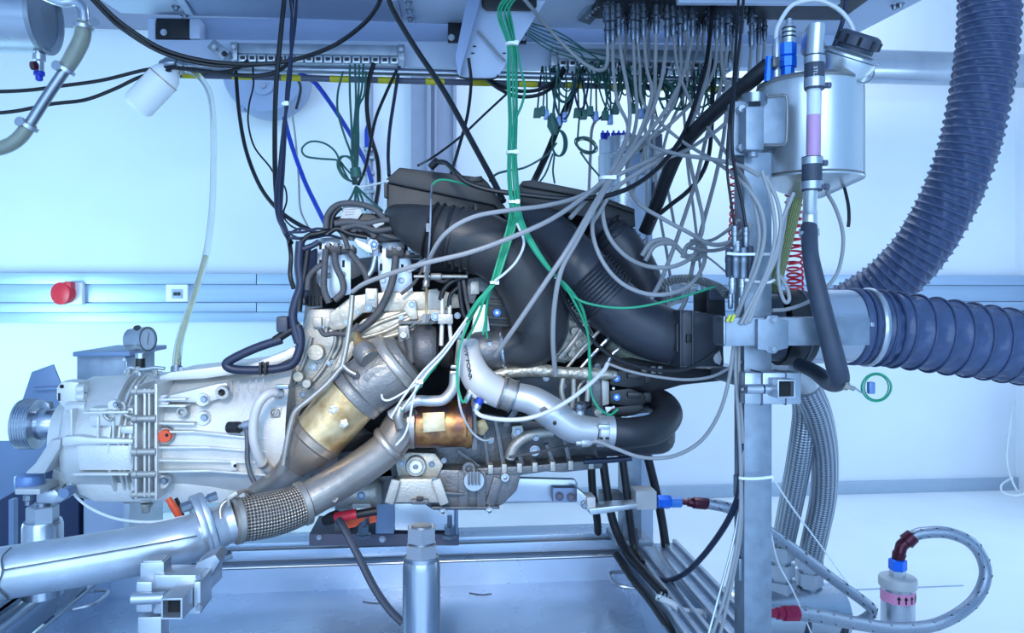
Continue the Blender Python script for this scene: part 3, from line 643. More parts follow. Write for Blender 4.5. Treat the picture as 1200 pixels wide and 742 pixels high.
# silver tubes behind the duct end
for pts in ([(755, 365), (775, 345), (790, 340), (815, 338)], [(760, 372), (785, 352), (800, 347)]): pipe('silver_tube', 'alu_pipe', 8, pts, en, 1.8)
pipe('braided_clear_hose', 'clear_tube', 5.5, [(768, 338, 1.72), (790, 328, 1.7), (815, 328, 1.66), (840, 336, 1.6), (852, 345, 1.56)], en, None, 14); pipe('braided_core', 'steel_braid', 4.2, [(768, 338, 1.72), (790, 328, 1.7), (815, 328, 1.66), (840, 336, 1.6), (852, 345, 1.56)], en, None, 12)
part('silver_box', 'bright_zinc', en, [(783, 326), (797, 326), (800, 352), (786, 354)], 1.78, .08, .004)

# ---- throttle body, actuator, brackets
xlathe([(548, 20), (556, 24), (566, 25), (590, 26), (596, 26)], 410, 1.63, 30).build('throttle_body', 'cast_alu_dark', en)
disc('port', 'dark_cavity', 574, 405, 1.60, 5, .012, en); G().bolt(574, 404, 1.588, 2.4).build('bolt', 'steel', en); G().bolt(578, 417, 1.6, 4).build('sensor_socket', 'cast_alu_warm', en)
ac = part('throttle_actuator', 'black_plastic', en, [(573, 330), (580, 326), (600, 340), (612, 372), (612, 388), (600, 393), (576, 392), (570, 370)], 1.62, .08, .006)
for y in (348, 356, 372, 380): G().bar(P(572, y, 1.617), P(607, y+2, 1.617), .006, .004).build('rib', 'black_gloss', ac)
disc('sticker', 'sticker_blue', 582.5, 366.5, 1.617, 4.6, .003, ac, 'blue ring sticker'); disc('sticker_centre', 'white_plastic', 582.5, 366.5, 1.614, 2, .001, ac)
part('pale_bracket', 'cast_alu_pale', en, [(556, 360), (570, 356), (576, 398), (566, 400), (565, 410), (552, 412), (546, 398), (553, 386)], 1.61, .03, .004); G().bolt(562, 394, 1.61, 3.6).build('bolt', 'steel', en)
part('coil_pack', 'cast_alu_dark', en, [(548, 326), (564, 324), (577, 330), (577, 344), (560, 342), (556, 356), (546, 356)], 1.63, .05, .005)
part('coil_face', 'cast_alu', en, [(551, 330), (562, 328), (562, 345), (551, 346)], 1.626, .02, .004)
for pts, r, m in (([(538, 330), (540, 350), (544, 370), (552, 374)], 3, 'rubber'), ([(543, 328), (546, 348), (550, 366), (552, 372)], 2.4, 'harness'), ([(518, 350), (518, 372), (517, 405)], 2.7, 'cast_alu_pale'), ([(527, 358), (527, 380), (529, 404)], 2.5, 'cast_alu_pale'), ([(516, 352), (520, 340), (530, 330), (545, 325)], 3, 'rubber'), ([(526, 360), (528, 346), (538, 336)], 2.6, 'rubber'),
        ([(552, 402), (566, 414), (576, 424)], 3, 'rubber'), ([(538, 398), (536, 415), (534, 436)], 2.6, 'cast_alu'), ([(545, 400), (543, 420), (540, 440)], 2, 'cast_alu_pale')):
    pipe('tube', m, r, pts, en, 1.615, 10)
G().slab(513, 368, 531, 380, 1.6, .02).build('tube_clamp', 'cast_alu', en, .003); G().bolt(510, 371, 1.63, 4).build('bolt', 'steel', en)
pipe('coolant_tube', 'alu_pipe', 6.4, [(458, 486, 1.6), (472, 478, 1.59), (488, 470, 1.585), (505, 470, 1.585), (520, 468, 1.585), (531, 455, 1.585), (533, 438, 1.585)], en, None, 14, label='bright S-bent coolant tube')
for x, y in ((533, 437), (534, 430)): G().slab(x-6, y-2, x+6, y+2.5, 1.573, .028).build('collar', 'clamp_steel', en, .002)
pipe('foil_hose', 'foil', [4, 7, 8, 7, 7.5, 5], [(575, 440), (600, 436), (630, 434), (660, 437), (695, 438), (722, 440)], en, 1.60, 12, 10, label='crinkled foil wrapped hose')
pipe('edge_pipe', 'cast_alu_dark', 2, [(562, 430), (590, 429), (610, 428), (640, 426)], en, 1.61)

# ---- turbocharger and catalytic converter
xlathe([(466, 16), (474, 20), (484, 22), (487, 26), (492, 28), (506, 28), (511, 25), (514, 16)], 409, 1.66, 32).build('turbo_housing', 'cast_iron', en)
xlathe([(512, 10), (516, 19), (526, 22), (531, 20), (536, 10)], 412, 1.68, 24).build('turbo_centre', 'dark_cavity', en)
part('turbo_flange', 'cast_iron_pale', en, [(466, 382), (479, 381), (481, 396), (477, 402), (467, 402)], 1.63, .04, .004); disc('flange_stud', 'cast_alu', 473, 392, 1.63, 4, .012, en)
G().lathe(P(480, 398, 1.63), P(482, 425, 1.63), [(0, .014), (1, .010)], 16).build('turbo_web', 'cast_iron', en)
def axl(a, b, prof, Y, seg=36):
    k = kx(a[0], Y); return G().lathe(P(a[0], a[1], Y), P(b[0], b[1], Y), [(t, r*k) for t, r in prof], seg)
CY = 1.60
axl((478, 420), (416, 462), [(0, 30), (.1, 35), (.5, 36), (.85, 35), (1, 34)], CY).build('catalyst_inlet', 'cast_iron_pale', en)
axl((470, 422), (460, 430), [(0, 37), (.1, 41), (.4, 39.5), (.6, 39.5), (.9, 41.5), (1, 37.5)], CY).build('band_clamp', 'clamp_steel', en)
part('clamp_lock', 'clamp_steel', en, [(482, 446), (490, 441), (496, 452), (489, 458)], 1.57, .03, .003)
k_ = kx(447, CY)
q = [P(447+21*math.cos(t), 440+13*math.sin(t)-3*math.cos(t), CY-.062) for t in [2*math.pi*i/28 for i in range(28)]]; G().loft(q, [p+V((0, .03, 0)) for p in q]).build('pressed_oval', 'cast_iron_pale', en, .003)
axl((424, 455), (413, 465), [(0, 35), (.1, 37.5), (.3, 36.5), (.5, 37.5), (.9, 37), (1, 34)], CY).build('catalyst_ring', 'cast_iron_pale', en)
axl((414, 464), (370, 515), [(0, 33.5), (1, 31.5)], CY).build('catalyst_body', 'gold_heat', en, label='heat-tinted golden catalytic converter body')
for x, y in ((391, 480), (403, 497)): part('weld_pad', 'foil', en, [(x-5, y-4), (x+3, y-6), (x+6, y+1), (x, y+6), (x-6, y+3)], CY-.058, .01, .002)
axl((375, 509), (366, 519), [(0, 31), (.2, 33.5), (.8, 33.5), (1, 31)], CY).build('catalyst_ring', 'cone_heat', en)
axl((367, 518), (343, 547), [(0, 31.5), (.4, 29), (.75, 22), (.85, 20), (1, 18)], CY).build('catalyst_cone', 'cone_heat', en)
pipe('outlet_pipe', 'exhaust_steel', [18, 16, 15, 15], [(347, 542, 1.6), (336, 555, 1.61), (322, 566, 1.64), (300, 576, 1.7)], en, None, 20)
G().lathe(P(415, 392, 1.585), P(433, 420, 1.545), [(0, .010), (.3, .010), (.32, .013), (.55, .013), (.56, .020), (.9, .022), (1, .022)], 14).build('oxygen_sensor', 'gold_heat', en)
G().lathe(P(424, 409, 1.562), P(434, 421, 1.543), [(0, .022), (.7, .024), (1, .02)], 16).build('sensor_boss', 'cast_iron_pale', en)
for pts in ([(413, 346), (411, 370), (407, 400), (402, 425), (400, 432)], [(402, 428), (385, 448), (365, 466), (347, 481), (341, 496), (336, 520), (332, 545)], [(402, 428), (408, 434), (417, 439)]): pipe('steel_line', 'exhaust_steel', 3.2, pts, en, 1.545, 10)
G().lathe(P(412, 438, 1.545), P(420, 442, 1.55), [(0, .006), (.4, .006), (.45, .009), (1, .009)], 8).build('line_nut', 'cast_iron', en)
pipe('sensor_tail', 'cable_pale', 1.3, [(447, 462), (449, 468), (456, 469), (470, 462), (488, 450), (510, 430)], en, 1.54, 8)
# second catalyst, heat coloured
xlathe([(478, 24), (480, 28), (486, 28), (487, 27), (545, 27), (547, 29), (552, 28), (554, 20)], 497, 1.66, 36).build('rear_catalyst', 'rust_heat', en, label='rust and violet heat-tinted catalyst body')
xlathe([(476, 24), (478, 28), (486, 28.6), (488, 24)], 497, 1.655, 36).build('catalyst_ring', 'exhaust_steel', en)
part('heat_plate', 'gold_heat', en, [(495, 484), (521, 483), (522, 505), (496, 507)], 1.60, .004, .001)
part('catalyst_bracket', 'cast_alu_dark', en, [(552, 466), (558, 466), (560, 528), (553, 528)], 1.63, .08, .003)
# ---- charge air pipe
k_ = kx(560, 1.57)
G().tube(PP([(549, 402, 1.6), (551, 424, 1.58), (562, 446, 1.57), (584, 460, 1.57), (600, 464, 1.57)]), [k_*q for q in (13, 16, 19, 18, 16.5)], 26, 8).build('charge_elbow', 'white_paint_metal', en, label='pale grey cast charge air elbow with handwritten digits')
axl((586, 459), (603, 465), [(0, 17), (.1, 19), (.9, 19), (1, 17.5)], 1.565, 28).build('pipe_clamp', 'clamp_steel', en)
for t in (588, 600): axl((t, 460+(t-588)*.35), (t+2, 460.7+(t-588)*.35), [(0, 19.8), (1, 19.8)], 1.565, 28).build('clamp_bead', 'steel', en)
k_ = kx(650, 1.56)
G().tube(PP([(602, 464, 1.565), (625, 470, 1.56), (648, 485, 1.555), (672, 501, 1.555), (698, 505, 1.555)]), [k_*q for q in (16, 17, 19, 18, 15.5)], 26, 8).build('charge_pipe', 'alu_pipe', en, label='shiny aluminium charge air pipe')
part('pipe_marking', 'cast_alu_dark', en, [(632, 480), (638, 476), (645, 482), (638, 488)], 1.522, .004); disc('pipe_mark_dot', 'ink', 650, 496, 1.520, 2.2, .002, en)
axl((699, 505), (719, 506), [(0, 16.5), (.08, 18.5), (.45, 18.5), (.48, 17.5), (.55, 17.5), (.58, 18.6), (.95, 18.6), (1, 17)], 1.555, 30).build('hose_clamp', 'alu_pipe', en)
for x0, x1, y in ((702, 715, 498), (703, 707, 513), (710, 714, 513)): G().slab(x0, y, x1, y+(5 if y < 500 else 2.5), 1.519, .01).build('clamp_detail', 'bright_zinc' if y < 500 else 'ink', en, .001)
pipe('rubber_hose', 'hose_grey', [17, 17, 17.5, 17, 16, 15, 14], [(716, 506, 1.56), (740, 507, 1.56), (768, 502, 1.58), (783, 486, 1.62), (774, 472, 1.68), (755, 470, 1.74), (730, 476, 1.78)], en, None, 22, 9, label='thick black rubber hose bending back at the right end')
pipe('rubber_hose', 'hose_grey', [14, 15, 15, 14, 10], [(700, 522, 1.70), (735, 519, 1.68), (760, 518, 1.68), (776, 517, 1.70), (782, 508, 1.76)], en, None, 18)
sb = part('sensor_pad', 'white_paint_metal', en, [(550, 455), (574, 466), (570, 474), (562, 470), (547, 463)], 1.55, .03, .003)
G().lathe(P(551, 461, 1.545), P(545, 472, 1.545), [(0, .006), (.6, .006), (1, .0045)], 10).build('nipple', 'bright_zinc', en)
G().lathe(P(563, 467, 1.54), P(560, 474, 1.54), [(0, .008), (1, .008)], 12).build('blue_collar', 'cable_blue', en)
G().lathe(P(560, 473, 1.54), P(557, 482, 1.54), [(0, .008), (.5, .009), (.55, .007), (1, .007)], 12).build('sensor_body', 'bright_zinc', en)
for i, chr_ in enumerate('544099'):
    text(chr_, 'handwritten_digit', .0165, P(546+i*1.0, 409+i*6.6, 1.550-.0019*i), 'ink', en, (math.pi/2, 0, -.15), .0006)
pipe('mount_post', 'bright_zinc', 5, [(679, 476), (680, 486), (680, 498)], en, 1.555, 12); G().bolt(680, 478, 1.555, 5.5, .012, V((0, -.5, .9)).normalized()).build('bolt', 'steel', en)
# ---- coil block at the right
part('coil_bracket', 'cast_alu_dark', en, [(690, 437), (706, 432), (714, 440), (714, 476), (694, 478)], 1.62, .05, .005); part('bracket_plate', 'cast_alu', en, [(705, 445), (714, 447), (714, 474), (706, 476)], 1.61, .02, .002)
for y in (436, 458):
    q = part('ignition_coil', 'black_plastic', en, [(715, y), (738, y-3), (754, y+3), (758, y+8), (755, y+17), (736, y+19), (716, y+16)], 1.60, .07, .005)
    disc('sticker', 'sticker_blue', 722.5, y+7.5, 1.598, 4.2, .003, q); disc('sticker_mark', 'white_plastic', 722.5, y+7.5, 1.595, 1.7, .001, q)
    G().slab(736, y+2, 752, y+8, 1.59, .03).build('ridge', 'black_gloss', q, .002); G().slab(754, y+2, 764, y+14, 1.62, .04).build('plug', 'black_plastic', q, .004)
    disc('bead', 'bright_zinc', 718.5, y+19, 1.6, 1.6, .004, q)
part('lower_connectors', 'black_plastic', en, [(712, 478), (752, 474), (757, 480), (744, 487), (720, 490)], 1.60, .08, .004)
part('white_triangle', 'white_plastic', en, [(709, 477), (720, 477), (711, 485)], 1.597, .004); disc('bolt_cap', 'cast_alu', 699, 482, 1.6, 5, .02, en)
for i in range(5): pipe('silver_pipe', 'steel' if i % 2 else 'cast_alu', [2, 2.4, 3, 2.2, 2][i], [[(664, 432), (680, 412), (702, 388)], [(672, 441), (700, 410), (716, 394)], [(655, 420), (672, 400), (690, 372)], [(706, 440), (716, 418), (726, 408)], [(690, 441), (678, 455), (678, 478)]][i], en, 1.62, 8)
part('pale_casting', 'foil', en, [(655, 385), (668, 358), (690, 380), (700, 398), (680, 420), (662, 426), (648, 424)], 1.70, .08, .008)
for x, y, r in ((664, 378, 4), (672, 388, 5), (660, 402, 4), (676, 402, 4), (668, 414, 4)): disc('knuckle', 'foil', x, y, 1.70, r, .02, en)
for pts in ([(660, 441), (658, 460), (664, 480)], [(672, 442), (672, 462), (670, 478)], [(690, 445), (688, 470)]): pipe('small_pipe', 'cast_alu', 3.2, pts, en, 1.60, 10)
part('manifold_dark', 'cast_iron', en, [(600, 441), (690, 441), (692, 478), (660, 482), (640, 466), (612, 452)], 1.72, .1, .008)

# ---- crankcase underside
part('lower_casting', 'cast_alu_dark', en, [(556, 482), (640, 495), (700, 512), (706, 540), (600, 552), (470, 562), (395, 568), (395, 530), (470, 522)], 1.76, .3, .01)
pipe('arched_tube', 'cast_alu', 6.5, [(597, 538), (602, 524), (614, 513), (630, 508), (648, 507)], en, 1.70, 14)
for x0, y0, x1, y1, r in ((566, 500, 572, 545, 4), (580, 490, 590, 545, 5), (592, 500, 606, 478, 4), (536, 528, 562, 548, 2.5), (600, 506, 612, 545, 5), (640, 520, 650, 548, 5), (660, 512, 668, 545, 5)):
    G().bar(P(x0, y0, 1.72), P(x1, y1, 1.72), r*.002, r*.0035).build('casting_rib', 'cast_alu_dark', en, .002)
part('square_lug', 'cast_alu', en, [(600, 500), (612, 498), (615, 510), (606, 516), (600, 510)], 1.70, .03, .003); G().bolt(607, 506, 1.70, 4).build('bolt', 'steel', en)
part('gold_lump', 'gold_heat', en, [(555, 494), (568, 490), (574, 502), (566, 512), (556, 508)], 1.70, .04, .006)
pn_ = part('pan_rail', 'cast_alu_dark', en, [(556, 549), (620, 546), (690, 540), (706, 541), (706, 549), (690, 551), (660, 554), (640, 553), (606, 558), (556, 558)], 1.70, .1, .003)
for x in (572, 588, 606, 624, 645, 666, 690): G().slab(x, 545-(x-572)*.05, x+6, 556-(x-572)*.05, 1.69, .04).build('clip', 'cast_alu', en, .002)
pipe('dipstick_line', 'harness', 1.6, [(596, 536), (630, 530), (668, 522), (684, 520)], en, 1.66, 8)
G().ring(626, 527, 1.70, 6.5, 4, .012).build('boss', 'bright_zinc', en); G().bolt(628, 513, 1.69, 3).build('bolt', 'steel', en)
pipe('lower_pipe', 'cable_navy', 3.4, [(684, 541), (720, 539), (740, 537)], en, 1.66, 10)
op = part('oil_pan', 'cast_alu_dark', en, [(492, 560), (505, 550), (612, 552), (606, 576), (590, 592), (572, 599), (508, 599), (494, 590)], 1.70, .26, .008)
for pts in ([(543, 552), (543, 597)], [(564, 552), (564, 597)], [(584, 560), (574, 592)], [(505, 594), (585, 594)], [(508, 576), (543, 578)]): G().bar(P(*pts[0], 1.694), P(*pts[1], 1.694), .02, .005).build('pan_rib', 'cast_alu_dark', op, .001)
for x, y, r in ((519, 597.5, 4.6), (573, 596.5, 4.8), (591, 557.5, 5), (549, 547, 8)): G().ring(x, y, 1.695, r, r*.5, .02).build('pan_boss', 'bright_zinc' if r < 6 else 'cast_alu_dark', op)
oc = disc('filler_cap', 'bright_zinc', 555, 561, 1.69, 12.5, .022, op)
for i in range(4): G().slab(548.5+i*4, 553, 550.8+i*4, 569, 1.658, .012).build('cap_rib', 'cast_alu_dark', op, .001)
ck = part('crank_cover', 'cast_alu_warm', en, [(462, 536), (478, 530), (510, 531), (520, 545), (512, 562), (466, 560)], 1.69, .06, .006)
G().ring(487.5, 545, 1.69, 12, 7, .016).build('pulley', 'cast_alu', ck); G().ring(487.5, 545, 1.685, 8, 3, .02).build('pulley_hub', 'cast_alu_pale', ck); G().bolt(487.5, 545, 1.68, 3.4).build('pulley_bolt', 'steel', ck)
bolts(ck, [(471, 543, 3), (506, 544, 3), (548, 520, 2.5), (520, 540, 2.5)], 1.69)
xlathe([(392, 12), (394, 17), (440, 17), (444, 14), (448, 10)], 578, 1.72, 26).build('starter_motor', 'cast_alu', en); disc('ring_mark', 'sticker_blue', 423.5, 581, 1.686, 4.2, .003, en); disc('ring_mark_centre', 'cast_alu', 423.5, 581, 1.683, 2.8, .0015, en)
part('starter_bracket', 'cast_alu_dark', en, [(405, 560), (460, 548), (466, 590), (446, 592)], 1.76, .06, .004)
G().slab(412, 591, 434, 596, 1.68, .03).build('terminal_rail', 'white_paint_metal', en, .002)
# starter terminals
G().lathe(P(380, 611, 1.66), P(396, 604, 1.65), [(0, .010), (.5, .013), (1, .012)], 14).build('terminal_boot', 'black_plastic', en)
G().lathe(P(392, 607, 1.64), P(418, 602, 1.64), [(0, .010), (.1, .011), (1, .011)], 14).build('red_sleeve', 'red_plastic', en, label='red cable sleeve')
G().lathe(P(417, 603, 1.64), P(441, 599, 1.65), [(0, .009), (1, .009)], 14).build('black_sleeve', 'black_plastic', en)
part('orange_guard', 'orange_plastic', en, [(404, 612), (418, 606), (438, 596), (442, 600), (430, 607), (416, 618), (406, 620)], 1.67, .02, .002); part('orange_guard', 'orange_plastic', en, [(432, 604), (441, 598), (441, 612), (433, 614)], 1.68, .02, .002)
mt = part('mount_casting', 'cast_alu', en, [(456, 590), (462, 566), (470, 561), (508, 561), (516, 566), (521, 590)], 1.66, .1, .006, label='pale cast engine mount')
for a, b in (((456, 590), (464, 562)), ((521, 591), (511, 562))): G().bar(P(*a, 1.65), P(*b, 1.65), .02, .010).build('mount_leg', 'cast_alu', mt, .003)
for x, y in ((459, 588), (509, 563)): G().bolt(x, y, 1.65, 2.6).build('bolt', 'steel', mt)
G().slab(482, 586, 502, 592, 1.645, .02).build('mount_pad', 'cast_alu_dark', mt, .003); G().slab(488, 584, 496, 588, 1.643, .02).build('mount_clip', 'black_plastic', mt, .002)
random.seed(11)
# small bolts and studs of the crowded middle
bolts(en, [(540, 395, 3), (565, 430, 3), (600, 436, 2.5), (626, 436, 2), (500, 372, 3.4), (536, 370, 3), (556, 415, 3), (596, 380, 2.6), (640, 443, 3), (700, 430, 3), (660, 452, 3), (615, 460, 3), (552, 512, 3), (575, 516, 3)], 1.66)
# ================================================================ EXHAUST
ex = thing('exhaust_pipe', 'long silver exhaust pipe with braided flex section running to the lower left corner', 'exhaust', P(200, 700, 1.42))
def pr(px, r, Y): return r*kx(px, Y)
G().tube(PP([(482, 488, 1.655), (470, 498, 1.64), (452, 526, 1.61), (405, 560, 1.56), (356, 589, 1.52)]), [pr(452, q, 1.6) for q in (22, 22, 21, 20.5, 20)], 30, 9).build('downpipe', 'exhaust_steel', ex)
axl((459, 518), (452, 524), [(0, 22), (.3, 24), (.7, 24), (1, 22)], 1.61, 30).build('weld_ring', 'exhaust_steel', ex)
pipe('sensor_boss', 'exhaust_steel', [7, 6, 5], [(470, 500, 1.58), (467, 488, 1.575), (470, 476, 1.575)], ex, None, 12)
fx = [P(354, 591, 1.52), P(334, 598, 1.50), P(316, 603, 1.485), P(296, 607, 1.47), P(279, 610, 1.46)]
k_ = kx(316, 1.48)
G().tube(fx, [k_*q for q in (24.5, 26, 26.5, 26, 24.5)], 48, 10).build('flex_section', 'flex_braid', ex, label='woven wire flex section')
for a, b, Y in (((360, 588), (350, 592), 1.525), ((283, 609), (273, 611), 1.457)):
    G().lathe(P(a[0], a[1], Y), P(b[0], b[1], Y-.008), [(0, pr(316, 23, 1.5)), (.2, pr(316, 26.5, 1.5)), (.8, pr(316, 26.5, 1.5)), (1, pr(316, 23.5, 1.5))], 36).build('flex_collar', 'clamp_steel', ex)
G().tube([P(276, 610, 1.457), P(262, 615, 1.45), P(246, 622, 1.435)], [pr(260, q, 1.45) for q in (23.5, 24, 25)], 32, 8).build('inlet_stub', 'exhaust_blue', ex)
def flange(cx, cy, Y, L):
    c = P(cx, cy, Y); ax = (P(200, 642, 1.40)-P(290, 607, 1.465)).normalized(); up = (V((-.22, -.1, 1))); up = (up-ax*up.dot(ax)).normalized(); sd = ax.cross(up)
    out = []
    for i in range(28):
        t = 2*math.pi*i/28; a, b = math.cos(t), math.sin(t)
        out.append(c+up*(.073*a*(1-.06*abs(b)))+sd*(.047*b))
    return out, ax*L
for (x, y, Y) in ((248, 621, 1.438), (241, 624, 1.429)):
    q, e = flange(x, y, Y, .012); G().loft(q, [p+e for p in q]).build('flange', 'bright_zinc', ex, .002)
for s in (1, -1):
    c = P(243, 623, 1.43); ax = (P(200, 642, 1.40)-P(290, 607, 1.465)).normalized(); up = V((-.22, -.1, 1)); up = (up-ax*up.dot(ax)).normalized()
    p = c+up*.057*s; G().lathe(p-ax*.030, p+ax*.032, [(0, .008), (.25, .008), (.25, .005), (.75, .005), (.75, .009), (1, .009)], 6).build('flange_bolt', 'steel', ex)
G().tube([P(238, 625, 1.428), P(215, 634, 1.41), P(170, 644, 1.39), (P(90, 658, 1.35)), P(-30, 677, 1.30)], [pr(200, q, 1.4) for q in (27, 28, 28, 28, 28)], 36, 9).build('tail_pipe', 'exhaust_blue', ex)
a = [P(240, 622, 1.42)+V((0, -.043, .004)), P(170, 640, 1.385)+V((0, -.0435, .012)), P(20, 666, 1.315)+V((0, -.0435, .012))]
G().tube(a, .0012, 6).build('weld_seam', 'cast_alu_dark', ex)
pts = []
for i in range(15):
    t = -1.2+2.4*i/14; c = P(18, 668, 1.315); pts.append(c+V((.003*math.sin(6*t), -.0445*math.cos(t), .0445*math.sin(t))))
G().tube(pts, .0014, 6).build('joint_seam', 'cast_alu_dark', ex)
pipe('sensor_line', 'clamp_steel', 2.6, [(296, 580, 1.5), (286, 575, 1.47), (272, 583, 1.44), (262, 590, 1.43), (258, 598, 1.425), (259, 608, 1.42)], ex, None, 10)
part('line_bracket', 'clamp_steel', ex, [(265, 582), (277, 576), (279, 580), (269, 586), (270, 594), (266, 594)], 1.425, .006, .001)
c = P(352, 576, 1.5); pipe('seam_mark', 'clamp_steel', 1.2, [(388, 583, 1.515), (392, 588, 1.513), (396, 584, 1.515)], ex, None, 6)
tag(pipe('sense_wire', 'white_plastic', 1.7, [(82, 572, 1.7), (92, 585, 1.66), (110, 598, 1.6), (140, 609, 1.55), (180, 612, 1.5), (215, 606, 1.47), (234, 599, 1.45)]), 'thin white wire looping under the gearbox to the exhaust flange', 'wire')
tag(pipe('orange_probe', 'orange_plastic', [3.4, 4.4, 4.4, 3.5], [(197, 584, 1.6), (202, 592, 1.6), (207, 600, 1.6), (212, 612, 1.6)]), 'small orange probe hanging below the gearbox sump', 'probe')
tag(pipe('probe_cable', 'cable_black', 2.2, [(206, 584, 1.62), (211, 594, 1.62), (214, 604, 1.62), (221, 616, 1.62)]), 'short black cable beside the orange probe', 'cable')

# ================================================================ TEST BED: drip tray, beams, rails
tr = thing('drip_tray', 'wide shallow blue-grey steel drip tray under the engine with wire handles', 'tray', (0, 1.6, .2))
Yb, Yf = 2.02, 1.02
zr = P(430, 661, Yb).z; zf = P(430, 690, Yb).z
xl, xr = P(128, 675, Yb).x, P(722, 655, Yb).x
G().box(((xl+xr)/2, (Yb+Yf)/2, zf-.006), (xr-xl, Yb-Yf, .012)).build('tray_floor', 'tray_steel', tr)
G().box(((xl+xr)/2, Yb+.003, (zr+zf)/2), (xr-xl+.012, .006, zr-zf)).build('back_wall', 'tray_steel', tr)
for x in (xl, xr): G().box((x, (Yb+Yf)/2, (zr+zf)/2), (.006, Yb-Yf, zr-zf)).build('side_wall', 'tray_steel', tr)
G().tube([V((xl, Yb, zr)), V((xr, Yb, zr))], .004, 8).build('rim', 'steel', tr)
for x in (xl, xr): G().tube([V((x, Yb, zr)), V((x, Yf, zr))], .004, 8).build('rim', 'steel', tr)
def handle(x, s, y0):
    p = [V((x, y0, zr-.012)), V((x-s*.035, y0-.01, zr-.008)), V((x-s*.045, y0-.035, zr-.008)), V((x-s*.045, y0-.075, zr-.008)), V((x-s*.035, y0-.10, zr-.008)), V((x, y0-.11, zr-.012))]
    G().tube(p, .0045, 8, 5).build('handle', 'bright_zinc', tr)
handle(xl, -1, 1.93); handle(xr, 1, 1.93); handle(xr, 1, 1.50)
for i, (x, y) in enumerate(((425, 705), (550, 695))): G().tube([PZ(x, y, zf+.001), PZ(x+14, y+2, zf+.001), PZ(x+26, y+1, zf+.001)], .0015, 5).build('scratch', 'gasket', tr)

bm_ = thing('cross_beam', 'long aluminium slotted beam lying behind the drip tray below the engine', 'beam', P(470, 655, 2.1))
z1, z0 = P(470, 631, 2.06).z, P(470, 657, 2.06).z
xa, xb = P(120, 640, 2.06).x, P(742, 640, 2.06).x
G().box(((xa+xb)/2, 2.10, (z1+z0)/2), (xb-xa, .08, z1-z0-.02)).build('core', 'bright_zinc', bm_, .001)
for z in (z1-.006, z0+.006): G().box(((xa+xb)/2, 2.097, z), (xb-xa, .088, .012)).build('flange', 'tray_steel', bm_, .002)
G().box(((xa+xb)/2, 2.048, z0+.012), (xb-xa, .008, .006)).build('slot_lip', 'steel', bm_)
G().box(((xa+xb)/2, 2.04, (z1+z0)/2+.002), (xb-xa, .006, (z1-z0)*.45)).build('web_face', 'tray_steel', bm_, .001)
for i in range(9):
    x = xa+(xb-xa)*(i+.5)/9; G().bolt(0, 0, 2, 1).v if False else None
for x in (xa+.06, xb-.06): G().box((x, 2.1, z0/2), (.08, .08, z0)).build('foot', 'galv', bm_)
def rail(label, x0, w, zt, y0, y1, n=2, name='side_rail'):
    t = thing(name, label, 'rail', (x0, (y0+y1)/2, 0))
    G().box((x0, (y0+y1)/2, zt-.035), (w, y1-y0, .05)).build('core', 'tray_steel', t, .001)
    for i in range(n+1):
        G().box((x0-w/2+.004+(w-.008)*i/n, (y0+y1)/2, zt-.006), (.010, y1-y0, .012)).build('edge', 'bright_zinc', t, .001)
    for y in (y0+.1, y1-.1): G().box((x0, y, (zt-.06)/2), (w*.8, .06, zt-.06)).build('foot', 'galv', t)
rail('aluminium slotted rail beside the right edge of the drip tray', xr+.045, .06, zr+.025, 1.0, 2.05)
rail('outer aluminium slotted rail at the far right of the drip tray', xr+.135, .075, zr+.03, 1.0, 2.05)
rail('aluminium slotted rail beside the left edge of the drip tray', xl-.06, .06, zr+.045, 1.0, 2.05)
rail('outer aluminium slotted rail below the exhaust pipe at left', xl-.19, .12, .405, 1.0, 2.0)
# clamp shoe on the left rail
cs_ = thing('rail_clamp', 'steel clamp plate with two nuts on the left rail below the exhaust', 'clamp', V((xl-.2, 1.66, .35)))
G().box((xl-.20, 1.66, .413), (.26, .16, .012)).build('plate', 'bright_zinc', cs_, .002); G().box((xl-.085, 1.66, .42), (.03, .18, .05)).build('block', 'tray_steel', cs_, .004)
for x in (-.23, -.15): 
    p = V((xl+x, 1.615, .420)); G().lathe(p, p+V((0, 0, .03)), [(0, .018), (.2, .018), (.2, .011), (.7, .011), (.7, .006), (1, .006)], 6).build('nut', 'galv', cs_)
# pads and blocks between beam and engine
mb = thing('mount_block', 'machined steel mounting block under the engine, on a dark base plate', 'mount', P(470, 640, 1.9))
G().slab(362, 626, 538, 640, 1.93, .16).build('base_plate', 'gasket', mb, .003)
G().slab(440, 590, 533, 622, 1.90, .12).build('block', 'bright_zinc', mb, .004); G().slab(440, 590, 462, 626, 1.89, .12).build('end_block', 'sheet_blue', mb, .003); G().slab(392, 596, 410, 628, 1.95, .08).build('upright', 'cast_alu_dark', mb, .003)
for x, y in ((426, 622), (527, 622)):
    p = P(x, y+8, 1.90); G().lathe(p, p+V((0, 0, .055)), [(0, .020), (.15, .020), (.16, .014), (.5, .014), (.5, .007), (1, .006)], 6).build('stud_nut', 'steel', mb)
bolts(mb, [(448, 632, 3), (480, 632, 2), (374, 630, 2.5)], 1.925)
G().slab(533, 590, 537, 627, 1.9, .1).build('side_plate', 'sheet_blue', mb, .002)

